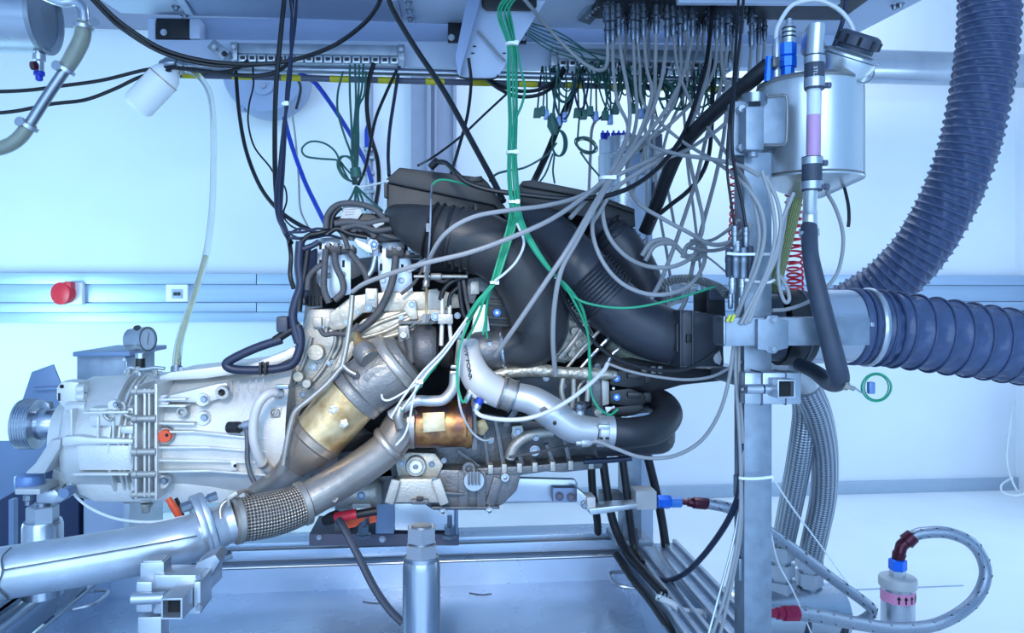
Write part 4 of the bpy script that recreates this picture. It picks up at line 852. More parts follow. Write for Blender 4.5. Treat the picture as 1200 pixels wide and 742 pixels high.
# support bracket at right below the engine
su = thing('support_bracket', 'pale steel support plate with two bolts reaching out right of the oil pan', 'bracket', P(640, 590, 1.85))
G().prism([(590, 560), (674, 562), (677, 566), (677, 588), (588, 588)], 1.86, .02).build('plate', 'bright_zinc', su, .003)
G().slab(648, 572, 677, 589, 1.83, .03).build('clamp_block', 'sheet_blue', su, .002); bolts(su, [(655.5, 581.5, 4), (669, 582.5, 4)], 1.828, 'gasket')
G().prism([(676, 572), (690, 584), (700, 598), (692, 602), (676, 590)], 1.80, .05).build('arm', 'bright_zinc', su, .003)
G().slab(688, 583, 698, 598, 1.79, .05).build('arm_block', 'white_paint_metal', su, .002); G().prism([(690, 597), (720, 593), (748, 592), (748, 596), (722, 600), (692, 604)], 1.78, .05).build('lever', 'bright_zinc', su, .002)
bolts(su, [(685, 592, 3.5)], 1.795)
up_ = thing('valve_post', 'short square steel post with a valve block at right behind the drip tray', 'post', P(745, 640, 2.0))
G().slab(730, 532, 752, 640, 1.98, .06).build('post', 'galv', up_, .004); G().slab(722, 634, 765, 641, 1.95, .12).build('foot_plate', 'galv', up_, .003)
G().slab(745, 576, 770, 598, 1.86, .06).build('valve_block', 'white_paint_metal', up_, .004); G().slab(705, 578, 730, 600, 1.95, .05).build('side_block', 'cast_alu_dark', up_, .006)
G().lathe(P(770, 588, 1.89), P(786, 588.5, 1.89), [(0, .016), (.1, .017), (.9, .017), (1, .015)], 6).build('blue_fitting', 'blue_anodised', up_, label='blue anodised fitting')
G().lathe(P(786, 588.5, 1.89), P(799, 588.5, 1.89), [(0, .014), (.9, .014), (1, .010)], 8).build('light_blue_nut', 'sticker_blue', up_)
G().lathe(P(745, 588, 1.9), P(735, 588, 1.9), [(0, .012), (.5, .012), (.5, .02), (1, .02)], 12).build('elbow', 'bright_zinc', up_)

# jacks
def jack(name_label, x, yt, Y, r, zb, hex2=True):
    t = thing('screw_jack', name_label, 'jack', V((P(x, yt, Y).x, Y, zb)))
    k = kx(x, Y); c = P(x, yt, Y); ax = lambda a, b, rr, n, seg=32, m='steel_brushed', be=0: G().lathe(V((c.x, Y, a)), V((c.x, Y, b)), [(0, rr*k), (.94, rr*k), (1, rr*k*.93)], seg).build(n, m, t)
    return t, k, c, ax
t, k, c, ax = jack('thick chromed screw jack column with two hex nuts standing in the tray, front centre', 494, 617, 1.50, 20, zf)
ax(zf, P(494, 656, 1.5).z, 22, 'column'); ax(P(494, 656, 1.5).z, P(494, 651, 1.5).z, 20, 'shoulder')
ax(P(494, 655, 1.5).z, P(494, 637, 1.5).z, 19.5, 'hex_nut', 6, 'bright_zinc'); ax(P(494, 638, 1.5).z, P(494, 633, 1.5).z, 13, 'stud', 20, 'steel'); ax(P(494, 634, 1.5).z, P(494, 617, 1.5).z, 18, 'hex_nut', 6, 'bright_zinc')
ax(P(494, 618, 1.5).z, P(494, 615.5, 1.5).z, 12, 'pad', 24, 'steel')
t, k, c, ax = jack('stubby chromed screw jack with a hex nut behind the exhaust pipe at left', 50, 590, 1.72, 20, .42)
ax(.42, P(50, 610, 1.72).z, 21.5, 'column'); ax(P(50, 612, 1.72).z, P(50, 592, 1.72).z, 17, 'hex_nut', 6, 'bright_zinc'); ax(P(50, 593, 1.72).z, P(50, 588, 1.72).z, 8, 'stud', 16, 'steel')
G().prism([(42, 590), (42, 576), (64, 574), (70, 580), (70, 588), (62, 591)], 1.70, .05).build('cradle', 'bright_zinc', t, .004)
G().slab(17, 573, 47, 580, 1.66, .09).build('foot_plate', 'white_paint_metal', t, .003)
G().lathe(P(35, 573, 1.70), P(35, 556, 1.70), [(0, .026), (.1, .028), (.9, .028), (1, .026)], 24).build('rubber_mount', 'ti_blue', t); G().lathe(P(33, 592, 1.70), P(33, 580, 1.70), [(0, .006), (.4, .006), (.5, .010), (1, .010)], 8).build('mount_bolt', 'steel', t)
G().prism([(62, 588), (70, 576), (82, 566), (86, 570), (80, 582), (70, 590)], 1.68, .04).build('link', 'bright_zinc', t, .003); G().bolt(73, 577, 1.68, 4).build('bolt', 'steel', t); disc('knob', 'sheet_blue', 83, 574, 1.66, 6, .03, t)

# sheet metal coupling guard, box, gauge, bottle ------------------------------------------
gd = thing('coupling_guard', 'folded blue sheet metal guard around the output flange at the left edge', 'guard', P(40, 600, 1.95))
G().prism([(25, 472), (37, 436), (62, 427), (72, 452), (72, 500), (25, 500)], 1.98, .006).build('upper_sheet', 'sheet_blue', gd, .001)
G().prism([(-30, 517), (18, 517), (24, 512), (25, 498), (72, 498), (72, 520), (46, 560), (0, 586), (-30, 592)], 1.97, .006).build('lower_sheet', 'sheet_blue', gd, .001)
G().prism([(37, 455), (40, 455), (72, 453), (72, 457), (37, 458)], 1.96, .02).build('fold', 'sheet_blue', gd, .001)
G().slab(10, 586, 16, 640, 1.975, .02).build('leg', 'sheet_blue', gd)
sb = thing('sheet_box', 'grey-blue sheet steel box with a lid behind the gearbox', 'box', P(118, 445, 2.05))
G().slab(90, 417, 147, 460, 2.0, .2).build('body', 'galv', sb, .002); G().slab(85, 412.5, 152, 418, 1.97, .26).build('lid', 'sheet_blue', sb, .002); G().slab(146, 419, 149, 446, 1.99, .1).build('edge', 'steel', sb, .001); disc('screw', 'bright_zinc', 147, 421, 1.985, 2, .008, sb)
ga = thing('pressure_gauge', 'small round chrome pressure gauge on a black stem above the gearbox', 'gauge', P(164, 436, 1.76))
c = P(164, 398, 1.76); k = kx(163, 1.76)*.84; d = V((.93, -.36, .05)).normalized()
G().lathe(c-d*.028, c+d*.022, [(0, 12*k), (.1, 16*k), (.75, 16.5*k), (.8, 17.5*k), (1, 17.5*k), (1, 15*k), (.9, 14.8*k)], 32).build('case', 'steel_brushed', ga)
G().lathe(c+d*.012, c+d*.018, [(0, 15*k), (1, 15*k)], 28).build('dial', 'white_plastic', ga)
G().bar(c+d*.0195-V((0, 0, .012)), c+d*.0195+V((.002, .004, .014)), .0006, .0018).build('needle', 'ink', ga)
G().lathe(c+d*.0215, c+d*.0225, [(0, 14.5*k), (1, 14.5*k)], 28).build('glass', 'sight_glass', ga)
G().lathe(P(164, 414, 1.76), P(164, 421, 1.76), [(0, .010), (1, .010)], 8).build('neck', 'bright_zinc', ga); G().lathe(P(164, 420, 1.76), P(164, 431, 1.76), [(0, .011), (1, .011)], 14).build('stem', 'black_plastic', ga); G().lathe(P(164, 430, 1.76), P(164, 440, 1.76), [(0, .007), (1, .007)], 10).build('adapter', 'bright_zinc', ga)
disc('vent_cap', 'black_plastic', 162, 384.5, 1.765, 3.4, .012, ga)

bo = thing('plastic_bottle', 'white plastic bottle with a brown ring hanging tilted from the rack rail', 'bottle', P(175, 110, 2.1))
a, b = P(158, 128, 2.06), P(203, 80, 2.06); k = kx(180, 2.06)
G().lathe(a, b, [(0, .001), (0.0, 10*k), (.03, 15*k), (.1, 18*k), (.62, 18.5*k), (.72, 18.5*k), (.86, 16*k), (.93, 12.5*k), (1, 10*k)], 32).build('body', 'bottle_plastic', bo)
G().lathe(a.lerp(b, .73), a.lerp(b, .745), [(0, 18.9*k), (1, 18.7*k)], 32).build('ring', 'rust_heat', bo); G().lathe(a.lerp(b, .97), a.lerp(b, 1.12), [(0, 10*k), (1, 9*k)], 20).build('neck', 'white_plastic', bo)
G().lathe(P(193, 74, 2.04), P(207, 73, 2.04), [(0, .012), (.1, .014), (.9, .014), (1, .012)], 16).build('hanger_clamp', 'steel', bo)
ho = thing('clear_hose', 'clear plastic hose with yellowish fluid dropping from the bottle to the gearbox', 'hose', P(209, 432, 1.9))
hp = [(210, 84, 2.05), (224, 84, 2.04), (238, 95, 2.03), (247, 115, 2.0), (250, 150, 1.98), (250, 200, 1.95), (248, 250, 1.92), (241, 300, 1.88), (228, 345, 1.84), (213, 390, 1.79), (208, 415, 1.75), (207, 434, 1.72)]
pipe('tube', 'clear_tube', [3.6]*9+[4, 4.6, 4.6], hp, ho, None, 14); pipe('fluid', 'oil_tube', [2.2]*5, hp[-5:], ho, None, 10)
G().lathe(P(207, 430, 1.725), P(207, 437, 1.72), [(0, .012), (1, .012)], 14).build('clamp', 'steel', ho); G().bolt(213, 433, 1.71, 2.5).build('clamp_screw', 'steel', ho)

# cylinder tank and drain hose at upper left
cy = thing('cylinder_tank', 'shiny horizontal steel cylinder tank with dished end at the top left corner', 'tank', P(20, 58, 1.9))
a, b = P(-80, 15, 1.9), P(58, 15, 1.9); b.z = a.z; k = kx(20, 1.9)
G().lathe(a, b, [(0, 42*k), (.93, 42*k)], 40, False).build('shell', 'steel_brushed', cy)
e = a.lerp(b, .93); e2 = a.lerp(b, 1.08)
G().lathe(e, e2, [(0, 42*k), (.02, 44*k), (.3, 44*k), (.32, 40*k), (.12, 36*k), (.0, 0.001)], 40, False).build('dished_end', 'steel', cy)
G().lathe(P(46, 58, 1.9), P(46, 84, 1.9), [(0, .010), (.2, .010), (.22, .014), (.5, .014), (.55, .010), (1, .010)], 12).build('drain_valve', 'bright_zinc', cy)
G().lathe(P(44, 77, 1.88), P(37, 77, 1.87), [(0, .007), (.2, .010), (1, .010)], 12).build('valve_knob', 'maroon_anodised', cy); G().lathe(P(46, 84, 1.9), P(46, 95, 1.9), [(0, .012), (.4, .012), (.5, .008), (.9, .008), (1, .005)], 12).build('drain_cap', 'blue_cap', cy)
dh = thing('drain_hose', 'clear ribbed hose with steel middle tube descending to the left edge at upper left', 'hose', P(0, 175, 1.8))
pipe('top_elbow', 'steel_brushed', 6, [(50, -6, 1.78), (70, 2, 1.78), (88, 2, 1.78), (97, 10, 1.78), (99, 26, 1.78)], dh, None, 16)
pipe('upper_hose', 'clear_tube', [8, 9.5, 9.5, 8.5], [(99, 24, 1.78), (96, 45, 1.78), (87, 64, 1.78), (76, 82, 1.78)], dh, None, 18)
pipe('upper_fluid', 'braid_green', [6.5, 7.5, 7.5, 6.5], [(99, 26, 1.78), (96, 45, 1.78), (87, 64, 1.78), (77, 80, 1.78)], dh, None, 14)
pipe('steel_tube', 'steel', 6.2, [(79, 78, 1.78), (56, 112, 1.78), (32, 150, 1.78)], dh, None, 18)
pipe('lower_hose', 'clear_tube', [8, 8.5, 8.5, 8.5], [(36, 144, 1.78), (24, 160, 1.78), (8, 171, 1.78), (-20, 178, 1.78)], dh, None, 18)
pipe('lower_fluid', 'braid_green', 6.6, [(34, 146, 1.78), (24, 160, 1.78), (8, 171, 1.78), (-20, 178, 1.78)], dh, None, 14)
for x, y, dx, dy, sx in ((98, 30, -.5, 4, 1), (78, 80, -2.2, 3.4, -1), (35, 146, -2.5, 3.5, -1)):
    G().lathe(P(x, y, 1.78), P(x+dx, y+dy, 1.78), [(0, .0205), (1, .0205)], 22).build('hose_clamp', 'bright_zinc', dh); G().lathe(P(x+sx*9, y-2, 1.77), P(x+sx*13, y-4, 1.76), [(0, .006), (.4, .006), (.4, .011), (1, .011)], 10).build('clamp_screw', 'bright_zinc', dh)

# ================================================================ RIGHT-HAND STAND
PY = 1.42
st = thing('clamp_stand', 'square steel tube stand with clamped cross arms at the right of the engine', 'stand', V((P(887, 700, PY).x, PY, 0)))
px0, px1 = 872, 905
def post(y0, y1, n='post'):
    a = P(px0, 345, PY).x; b = P(px1, 345, PY).x; z0_ = 0 if y1 is None else P(887, y1, PY).z
    return G().box(((a+b)/2, PY+.026, (P(887, y0, PY).z+z0_)/2), (b-a, .052, P(887, y0, PY).z-z0_)).build(n, 'galv', st, .004)
post(178, None)
for y in (560, 655): G().slab(866, y, 872, y+26, PY+.01, .03).build('side_lug', 'galv', st, .002)
arm_a, arm_b = P(848, 389, PY-.05), P(1018, 387, PY-.05)
def sq(a, b, w, n, m='bright_zinc', wall=.003, par=None):
    d = (b-a); T = d.normalized(); r = V((0, 0, 1)) if abs(T.z) < .9 else V((0, 1, 0)); N = (r-T*r.dot(T)).normalized(); B = T.cross(N)
    def q(p, h): return [p+N*h+B*h, p+N*h-B*h, p-N*h-B*h, p-N*h+B*h]
    h = w/2; g = G(); g.grid([q(a+T*.05, h-wall), q(a, h-wall), q(a, h), q(b, h), q(b, h-wall), q(b-T*.05, h-wall)], True, True); return g.build(n, m, par or st, .001)
sq(V((arm_a.x, PY-.028, arm_a.z)), V((arm_b.x, PY-.028, arm_a.z)), .052, 'cross_arm', 'galv')
G().prism([(888, 374), (898, 374), (900, 370), (912, 370), (914, 374), (924, 376), (924, 408), (912, 411), (910, 414), (900, 414), (898, 411), (888, 410)], PY-.066, .012).build('clamp_plate', 'galv', st, .002)
bolts(st, [(906.5, 375, 4.2), (906, 409, 4.2)], PY-.066, 'steel')
G().slab(848, 371, 851, 404, PY-.056, .056).build('end_cap', 'steel', st, .001)
# second clamp with an open tube end facing the viewer
G().slab(873, 437, 893, 474, PY-.05, .05).build('clamp_half', 'bright_zinc', st, .003); G().slab(894, 437, 939, 474, PY-.05, .05).build('clamp_half', 'bright_zinc', st, .003)
G().lathe(P(874, 456, PY-.052), P(893, 456, PY-.052), [(0, .009), (1, .009)], 14).build('clamp_pin', 'bright_zinc', st); G().lathe(P(895, 456, PY-.052), P(912, 456, PY-.052), [(0, .009), (1, .009)], 14).build('clamp_pin', 'bright_zinc', st); G().bolt(870, 456, PY-.045, 3.6, None, V((-1, 0, 0))).build('clamp_bolt', 'steel', st)
sq(P(922, 456, PY-.09), V((P(922, 456, PY-.09).x, PY+.25, P(922, 456, PY-.09).z)), pr(922, 22, PY-.09), 'stub_tube')
G().slab(913.5, 447.5, 930.5, 464.5, PY-.075, .002).build('bore_shade', 'dark_cavity', st)  # dark plate paints in the shade inside the open tube
for x in (892.5, 920.5): G().slab(x, 436, x+1.4, 475, PY-.051, .052).build('split_gap', 'gasket', st)
# bracket plates holding the tank
G().slab(859, 118, 878, 182, PY-.01, .03).build('hinge_plate', 'galv', st, .004); G().slab(874, 124, 896, 176, PY-.045, .06).build('hinge_block', 'galv', st, .005)
G().lathe(P(884, 111, PY), P(884, 122, PY), [(0, .024), (1, .024)], 18).build('hinge_tube', 'steel', st); G().lathe(P(882, 174, PY-.02), P(882, 184, PY-.02), [(0, .012), (1, .010)], 10).build('hinge_nut', 'galv', st)
for y in (129, 174): disc('plug_weld', 'bright_zinc', 867, y, PY-.012, 4.6, .012, st)

# coolant header tank ------------------------------------------------
tk2 = thing('coolant_tank', 'welded stainless steel header tank with sight tube of pink fluid', 'tank', P(948, 235, 1.48))
TY = 1.53; k = kx(950, TY); cx_ = P(949, 150, TY).x
zT, zB, zC = P(949, 84, TY-.09).z, P(949, 201, TY-.09).z, P(940, 232, TY).z; R_ = 59*k
def vl(x, y, prof, n, m, par=tk2, seg=48): return G().lathe(V((x, y, 0)), V((x, y, 1)), prof, seg).build(n, m, par)
vl(cx_, TY, [(zC, .012), (zC, .025), (zB-.004, R_*1.0), (zB, R_*1.012), (zB+.003, R_), (zT-.03, R_), (zT-.015, R_*1.0), (zT, R_*.97), (zT+.001, .001)], 'shell', 'tank_steel')
vl(cx_, TY, [(zB-.002, R_*.99), (zB, R_*1.018), (zB+.004, R_*1.0)], 'weld_seam', 'cast_iron_pale'); vl(cx_, TY, [(zT-.008, R_*1.0), (zT-.004, R_*1.012), (zT+.002, R_*.98)], 'top_seam', 'cast_iron_pale')
G().prism([(891, 114), (921, 112), (923, 116), (922, 166), (918, 170), (891, 170)], TY-.105, .075).build('mount_pad', 'galv', tk2, .006)
pipe('pad_weld', 'cast_iron_pale', 2, [(891, 114), (910, 112.5), (921, 113), (922.5, 130), (922, 160), (919, 169), (905, 170), (892, 170)], tk2, TY-.104, 8)
# sight tube assembly in front
SY = TY-.135
def seg_(y0, y1, r, n, m, x=955, x2=None, se=28): return G().lathe(P(x, y0, SY), P(x2 or x, y1, SY), [(0, r*kx(955, SY)), (1, r*kx(955, SY))], se).build(n, m, tk2)
G().lathe(P(957, 28, SY), P(955, 66, SY), [(0, 8*kx(955, SY)), (.04, 9.5*kx(955, SY)), (1, 9.5*kx(955, SY))], 28).build('upper_pipe', 'tank_steel', tk2)
G().tube(PP([(957, 34, SY), (949, 38, SY+.03), (945, 60, SY+.10)]), 7*kx(955, SY), 18).build('upper_branch', 'tank_steel', tk2)
up1 = seg_(65, 105, 11.4, 'upper_sleeve', 'rubber_navy', 954.5)
seg_(67, 75, 12, 'hose_clamp', 'bright_zinc', 954.5); seg_(92, 103, 12, 'hose_clamp', 'bright_zinc', 954.5)
seg_(104, 186, 8.4, 'sight_glass', 'sight_glass', 954, 953); seg_(135, 186, 7.2, 'pink_fluid', 'pink_fluid', 953.6, 953)
seg_(104, 136, 7, 'empty_tube', 'white_plastic', 954, 953.7)
seg_(184, 224, 11.4, 'lower_sleeve', 'rubber_navy', 951.5); seg_(185, 193, 12, 'hose_clamp', 'bright_zinc', 952); seg_(213, 222, 12, 'hose_clamp', 'bright_zinc', 951)
for x, y in ((969, 100), (965, 191), (967, 219)): G().lathe(P(x-4, y, SY-.01), P(x+4, y, SY-.01), [(0, .004), (.4, .004), (.4, .006), (1, .006)], 8).build('clamp_screw', 'gasket', tk2)
text('STLS', 'sleeve_lettering', .0105, P(955.5, 84, SY-.020), 'cable_pale', tk2, Matrix.Rotation(math.pi/2, 3, 'Y') @ Matrix.Rotation(math.pi/2, 3, 'X'), .0002, label='pale letters printed up the sleeve')
G().lathe(P(950, 222, SY), P(949, 250, SY+.01), [(0, 8*kx(955, SY)), (.8, 8*kx(955, SY)), (1, 6*kx(955, SY))], 24).build('lower_pipe', 'tank_steel', tk2)
G().lathe(P(949, 246, SY+.02), P(949, 276, SY+.02), [(0, 8.5*kx(955, SY)), (1, 8.5*kx(955, SY))], 24).build('outlet_pipe', 'tank_steel', tk2)
# filler neck and cap
na = P(988, 88, TY-.05); ax_ = (P(1006, 48, TY-.08)-P(988, 88, TY-.05)).normalized()
G().lathe(na-ax_*.01, na+ax_*.034, [(0, .044), (.5, .046), (.8, .052), (1, .052)], 32).build('filler_neck', 'tank_steel', tk2)
G().lathe(na+ax_*.034, na+ax_*.046, [(0, .050), (.2, .057), (.6, .056), (1, .045)], 32).build('neck_flange', 'bright_zinc', tk2)
q = na+ax_*.048; fc_ = G().lathe(q, q+ax_*.036, [(0, .036), (.25, .036), (.3, .043), (.75, .043), (.9, .040), (1, .032)], 32).build('filler_cap', 'rubber_navy', tk2)
Bx = ax_.cross(V((0, 1, 0))).normalized(); By = ax_.cross(Bx)
for i in range(10):
    t = 2*math.pi*i/10; p = q+(Bx*math.cos(t)+By*math.sin(t))*.042; G().bar(p+ax_*.012, p+ax_*.028, .007, .005).build('grip', 'black_plastic', fc_)
pipe('chain_loop', 'steel', .8, [(1000, 92, TY-.09), (1012, 97, TY-.09), (1022, 92, TY-.08), (1025, 80, TY-.06)], tk2, None, 6)
# fittings on top
fy = TY-.02
G().lathe(P(923, 98, fy), P(923, 52, fy), [(0, 8*k), (.4, 8*k), (.41, 10.5*k), (.65, 10.5*k), (.68, 9.3*k), (.71, 10.5*k), (1, 10.5*k)], 8).build('blue_fitting', 'blue_anodised', tk2, label='blue anodised fitting')
G().lathe(P(924, 52, fy), P(925, 22, fy), [(0, 8*k), (.1, 8*k), (.12, 7.5*k), (.6, 7.5*k), (.62, 6*k), (.75, 5.5*k), (.8, 3.5*k), (1, 3*k)], 20).build('relief_valve', 'bright_zinc', tk2)
for y in (33, 38, 43): G().lathe(P(924.5, y, fy), P(924.5, y+1.6, fy), [(0, 7.8*k), (1, 7.8*k)], 20).build('valve_band', 'ink', tk2)
G().lathe(P(910, 96, fy), P(910, 44, fy), [(0, 5.5*k), (.25, 5.5*k), (.27, 4*k), (.45, 4*k), (.47, 5*k), (.8, 4.5*k), (1, 3*k)], 12).build('hose_fitting', 'bright_zinc', tk2); G().slab(906, 66, 914, 78, fy-.02, .02).build('fitting_block', 'cast_alu_dark', tk2, .003)
G().lathe(P(900, 96, fy), P(902, 67, fy), [(0, 5*k), (1, 5*k)], 8).build('small_blue_fitting', 'blue_anodised', tk2)
pipe('vent_line', 'cable_pale', 2.6, [(909, 46, fy), (912, 30, fy), (926, 8, fy), (944, 1, fy-.01), (962, 1, fy-.02), (984, 12, fy-.03), (998, 30, fy-.04), (1002, 48, fy-.04)], tk2, None, 10, label='pale vent line arching over the tank')
# hose below the tank
hz = thing('coolant_hose', 'dark blue rubber hose hanging from the header tank outlet and bending back', 'hose', P(990, 455, 1.3))
pipe('tube', 'rubber_navy', [10, 9.5, 11, 11.5, 12, 12, 11, 10, 9], [(948, 266, SY+.02), (950, 300, 1.36), (958, 340, 1.34), (969, 385, 1.33), (979, 425, 1.33), (983, 445, 1.35), (972, 448, 1.42), (955, 436, 1.50), (936, 427, 1.56)], hz, None, 22, 9)
G().lathe(P(948, 268, SY+.02), P(948.4, 277, SY+.02), [(0, 11.5*kx(955, SY)), (1, 11.5*kx(955, SY))], 24).build('hose_clamp', 'bright_zinc', hz); G().bolt(940, 274, SY, 2.5).build('clamp_screw', 'steel', hz)
te = thing('green_wire_coil', 'small coil of green wire with a plug hanging from the coolant hose end', 'wire coil', P(1027, 470, 1.33))
random.seed(5)
for i in range(5):
    rx, ry = 16+random.uniform(-2, 2), 15+random.uniform(-2, 2); G().tube([P(1027+rx*math.cos(t), 454+ry*math.sin(t), 1.33+.008*math.sin(2*t+i)+.002*i) for t in [2*math.pi*j/14 for j in range(14)]], .0013, 6, 4, closed=True).build('loop', 'cable_green', te)
pipe('lead', 'bright_zinc', 1.2, [(990, 452), (998, 453), (1005, 457), (1013, 462)], te, 1.33, 8); G().lathe(P(988, 451, 1.33), P(1001, 456, 1.33), [(0, .008), (.4, .008), (.45, .004), (1, .004)], 10).build('probe_head', 'clamp_steel', te); G().slab(1019, 448, 1026, 462, 1.325, .01).build('plug', 'ti_blue', te, .002)

# ================================================================ BIG AIR DUCTS
def bighose(name, label, pts, r, pitch, m, n_w):
    W_ = PP(pts); ks = kx(pts[2][0], pts[2][2]); t = thing(name, label, 'hose', W_[len(W_)//2]-V((0, 0, r*ks)))
    R = r*ks; pp = pitch*ks
    def rad(L, q):
        f = (L/pp) % 1.0; return R*(1-.075*math.sin(math.pi*f)**.7)
    g = G(); path, par = smooth_path(W_, 10)
    LL = sum((a-b).length for a, b in zip(path, path[1:])); n = int(LL/pp*8)
    # resample evenly, eight rings per pleat
    out = []; i = 0; acc = 0; step = LL/n; d = [0]
    for a, b in zip(path, path[1:]): d.append(d[-1]+(b-a).length)
    for j in range(n+1):
        s_ = step*j
        while i < len(path)-2 and d[i+1] < s_: i += 1
        out.append(path[i].lerp(path[i+1], (s_-d[i])/(d[i+1]-d[i])))
    T, N, B = frames(out); seg = 56; rings = []; random.seed(2)
    for j, p in enumerate(out):
        f = (step*j/pp) % 1.0; dip = math.sin(math.pi*f)
        row = []
        for a in range(seg):
            th = 2*math.pi*a/seg; wr = n_w*dip*(math.sin(th*13+f*5+int(step*j/pp)*2.1)+.6*math.sin(th*7-f*3+int(step*j/pp)*.9))
            rr = R*(1-.08*dip**.7+wr)
            row.append(p+(N[j]*math.cos(th)+B[j]*math.sin(th))*rr)
        rings.append(row)
    g.grid(rings, True, True, [step*j for j in range(len(out))]); g.build('fabric', m, t, ang=60)
    return t, out, N, B, T, R, pp, step
t1, out, N, B, T, R, pp, step = bighose('air_hose', 'ribbed blue fabric air hose hanging from above at the upper right', [(1160, -45, 2.0), (1158, 40, 2.0), (1147, 120, 2.0), (1128, 195, 2.02), (1094, 268, 2.06), (1052, 322, 2.12), (1000, 358, 2.2), (930, 385, 2.3)], 33, 9.6, 'cloth_hose', .036)
for j in range(0, len(out), 8):
    G().tube([out[j]+(N[j]*math.cos(q)+B[j]*math.sin(q))*(R*1.005) for q in [2*math.pi*i/40 for i in range(40)]], .0018, 5, 1, closed=True).build('wire_ring', 'cloth_rib', t1)
t2, out, N, B, T, R, pp, step = bighose('air_hose', 'wide blue fabric air hose running off the right edge, clamped to a steel sleeve', [(1004, 383, 1.62), (1030, 385, 1.62), (1060, 388, 1.62), (1110, 395, 1.62), (1160, 402, 1.62), (1235, 413, 1.62)], 44, 23, 'cloth_hose_gloss', .03)
for j in range(8, len(out), 8):
    G().tube([out[j]+(N[j]*math.cos(q)+B[j]*math.sin(q))*(R*1.006) for q in [2*math.pi*i/48 for i in range(48)]], .0024, 5, 1, closed=True).build('wire_ring', 'cloth_hose', t2)
kk = kx(1010, 1.62)
for x0, x1, r, n, m in ((995, 1003, 45.5, 'cuff_fold', 'cloth_hose'), (1012, 1019, 46.5, 'strap', 'bright_zinc'), (1026, 1030, 45.5, 'cuff_fold', 'cloth_hose'), (1005, 1009, 45, 'cuff_fold', 'cloth_hose'), (1036, 1040, 45.5, 'cuff_fold', 'cloth_hose')):
    G().lathe(P(x0, 383+(x0-1004)*.05, 1.62), P(x1, 383+(x1-1004)*.05, 1.62), [(0, (r-1.5)*kk), (.3, r*kk), (.7, r*kk), (1, (r-1.5)*kk)], 48).build(n, m, t2)
G().slab(1021, 378, 1025, 383, 1.53, .02).build('strap_end', 'bright_zinc', t2, .001)
sl = thing('steel_sleeve', 'shiny steel pipe sleeve feeding the wide blue air hose behind the cross arm', 'pipe', P(960, 426, 1.62))
a, b = P(912, 383, 1.62), P(1003, 383, 1.62); b.z = a.z; g = G(); kk = kx(950, 1.62)
g.lathe(a+V((.02, 0, 0)), b, [(0, 43*kk), (1, 43*kk)], 48).build('pipe', 'steel_brushed', sl)
G().lathe(P(910, 384, 1.62), P(942, 384, 1.62), [(0, 40*kk), (.0, 44*kk), (.9, 44.5*kk), (1, 43*kk)], 48).build('rubber_collar', 'rubber', sl); G().lathe(P(880, 386, 1.63), P(912, 384, 1.62), [(0, 34*kk), (1, 40*kk)], 40).build('adapter', 'rubber_navy', sl)
G().lathe(P(931, 384, 1.62), P(934, 384, 1.62), [(0, 45*kk), (1, 45*kk)], 48).build('collar_bead', 'rubber_navy', sl)

# ================================================================ FLOOR FITTINGS RIGHT
mf = thing('pipe_manifold', 'chromed floor manifold with two hex unions behind the post at lower right', 'manifold', P(925, 760, 2.2))
MY = 2.2
zm = P(915, 700, MY).z
for x, yt, r in ((915, 645, 16), (948, 655, 16)):
    k = kx(x, MY)
    G().lathe(P(x, yt+48, MY), P(x, yt-6, MY), [(0, r*1.1*k), (.25, r*1.1*k), (.27, r*.8*k), (.33, r*.8*k), (.35, r*1.0*k), (.62, r*1.0*k), (.63, r*.7*k), (.7, r*.7*k), (.71, r*k), (1, r*k)], 6).build('hex_union', 'bright_zinc', mf)
a = P(850, 722, MY); b = P(985, 722, MY); b.z = a.z; k = kx(920, MY)
G().lathe(a, b, [(0, 28*k), (.02, 32*k), (.98, 32*k), (1, 28*k)], 36).build('body', 'steel_brushed', mf)
for x in (868, 930, 972): G().lathe(P(x, 722, MY), P(x+5, 722, MY), [(0, 34*k), (1, 34*k)], 36).build('body_band', 'rubber_navy', mf)
for x in (870, 965): G().box((P(x, 700, MY).x, MY, .06), (.05, .1, .12)).build('foot', 'galv', mf, .004)
def braided(label, pts, r, seg=22):
    if r < 10:
        o = tag(pipe('braided_hose', 'slim_braid', r, pts, None, None, seg, 10), label, 'hose')
        path, _ = smooth_path(PP(pts), 10); T, N, B = frames(path); rr = r*kx(pts[4][0], pts[4][2])
        for i in range(3, len(path)-2, 5):
            for s in (0, 1):
                w = (-V((.1, 1, -.25)).normalized()); w = (w-T[i]*w.dot(T[i])).normalized(); q = T[i].cross(w); n_ = (w*.8+q*(.6 if s else -.6)).normalized()
                c = path[i]+n_*rr*.985+T[i]*s*.012; G().bar(c-T[i]*.005-q*.002, c+T[i]*.005+q*.002, .0025, .002).build('tracer_mark', 'ink', o)
        return o
    return tag(pipe('braided_hose', 'steel_braid', r, pts, None, None, seg, 10), label, 'hose')
eb = thing('pipe_elbow', 'polished pipe elbow joining the two thick braided hoses behind the clamp', 'pipe', P(930, 455, 1.75))
pipe('elbow', 'alu_pipe', [13, 14, 15, 15, 14], [(880, 442, 1.75), (905, 436, 1.78), (930, 436, 1.82), (944, 447, 1.84), (946, 462, 1.86)], eb, None, 24, 9)
for x in (906, 922): G().lathe(P(x, 436, 1.79), P(x+4, 436, 1.795), [(0, 16*kx(910, 1.79)), (1, 16*kx(910, 1.79))], 24).build('band', 'galv', eb)
braided('thick braided steel hose, left one of the pair behind the post', [(938, 450, 1.92), (944, 480, 1.95), (938, 530, 2.0), (927, 590, 2.1), (918, 636, 2.2)], 14.5)
braided('thick braided steel hose bulging right of its twin behind the post', [(944, 452, 1.85), (958, 485, 1.9), (966, 530, 2.0), (965, 580, 2.08), (955, 630, 2.15), (950, 652, 2.2)], 15)
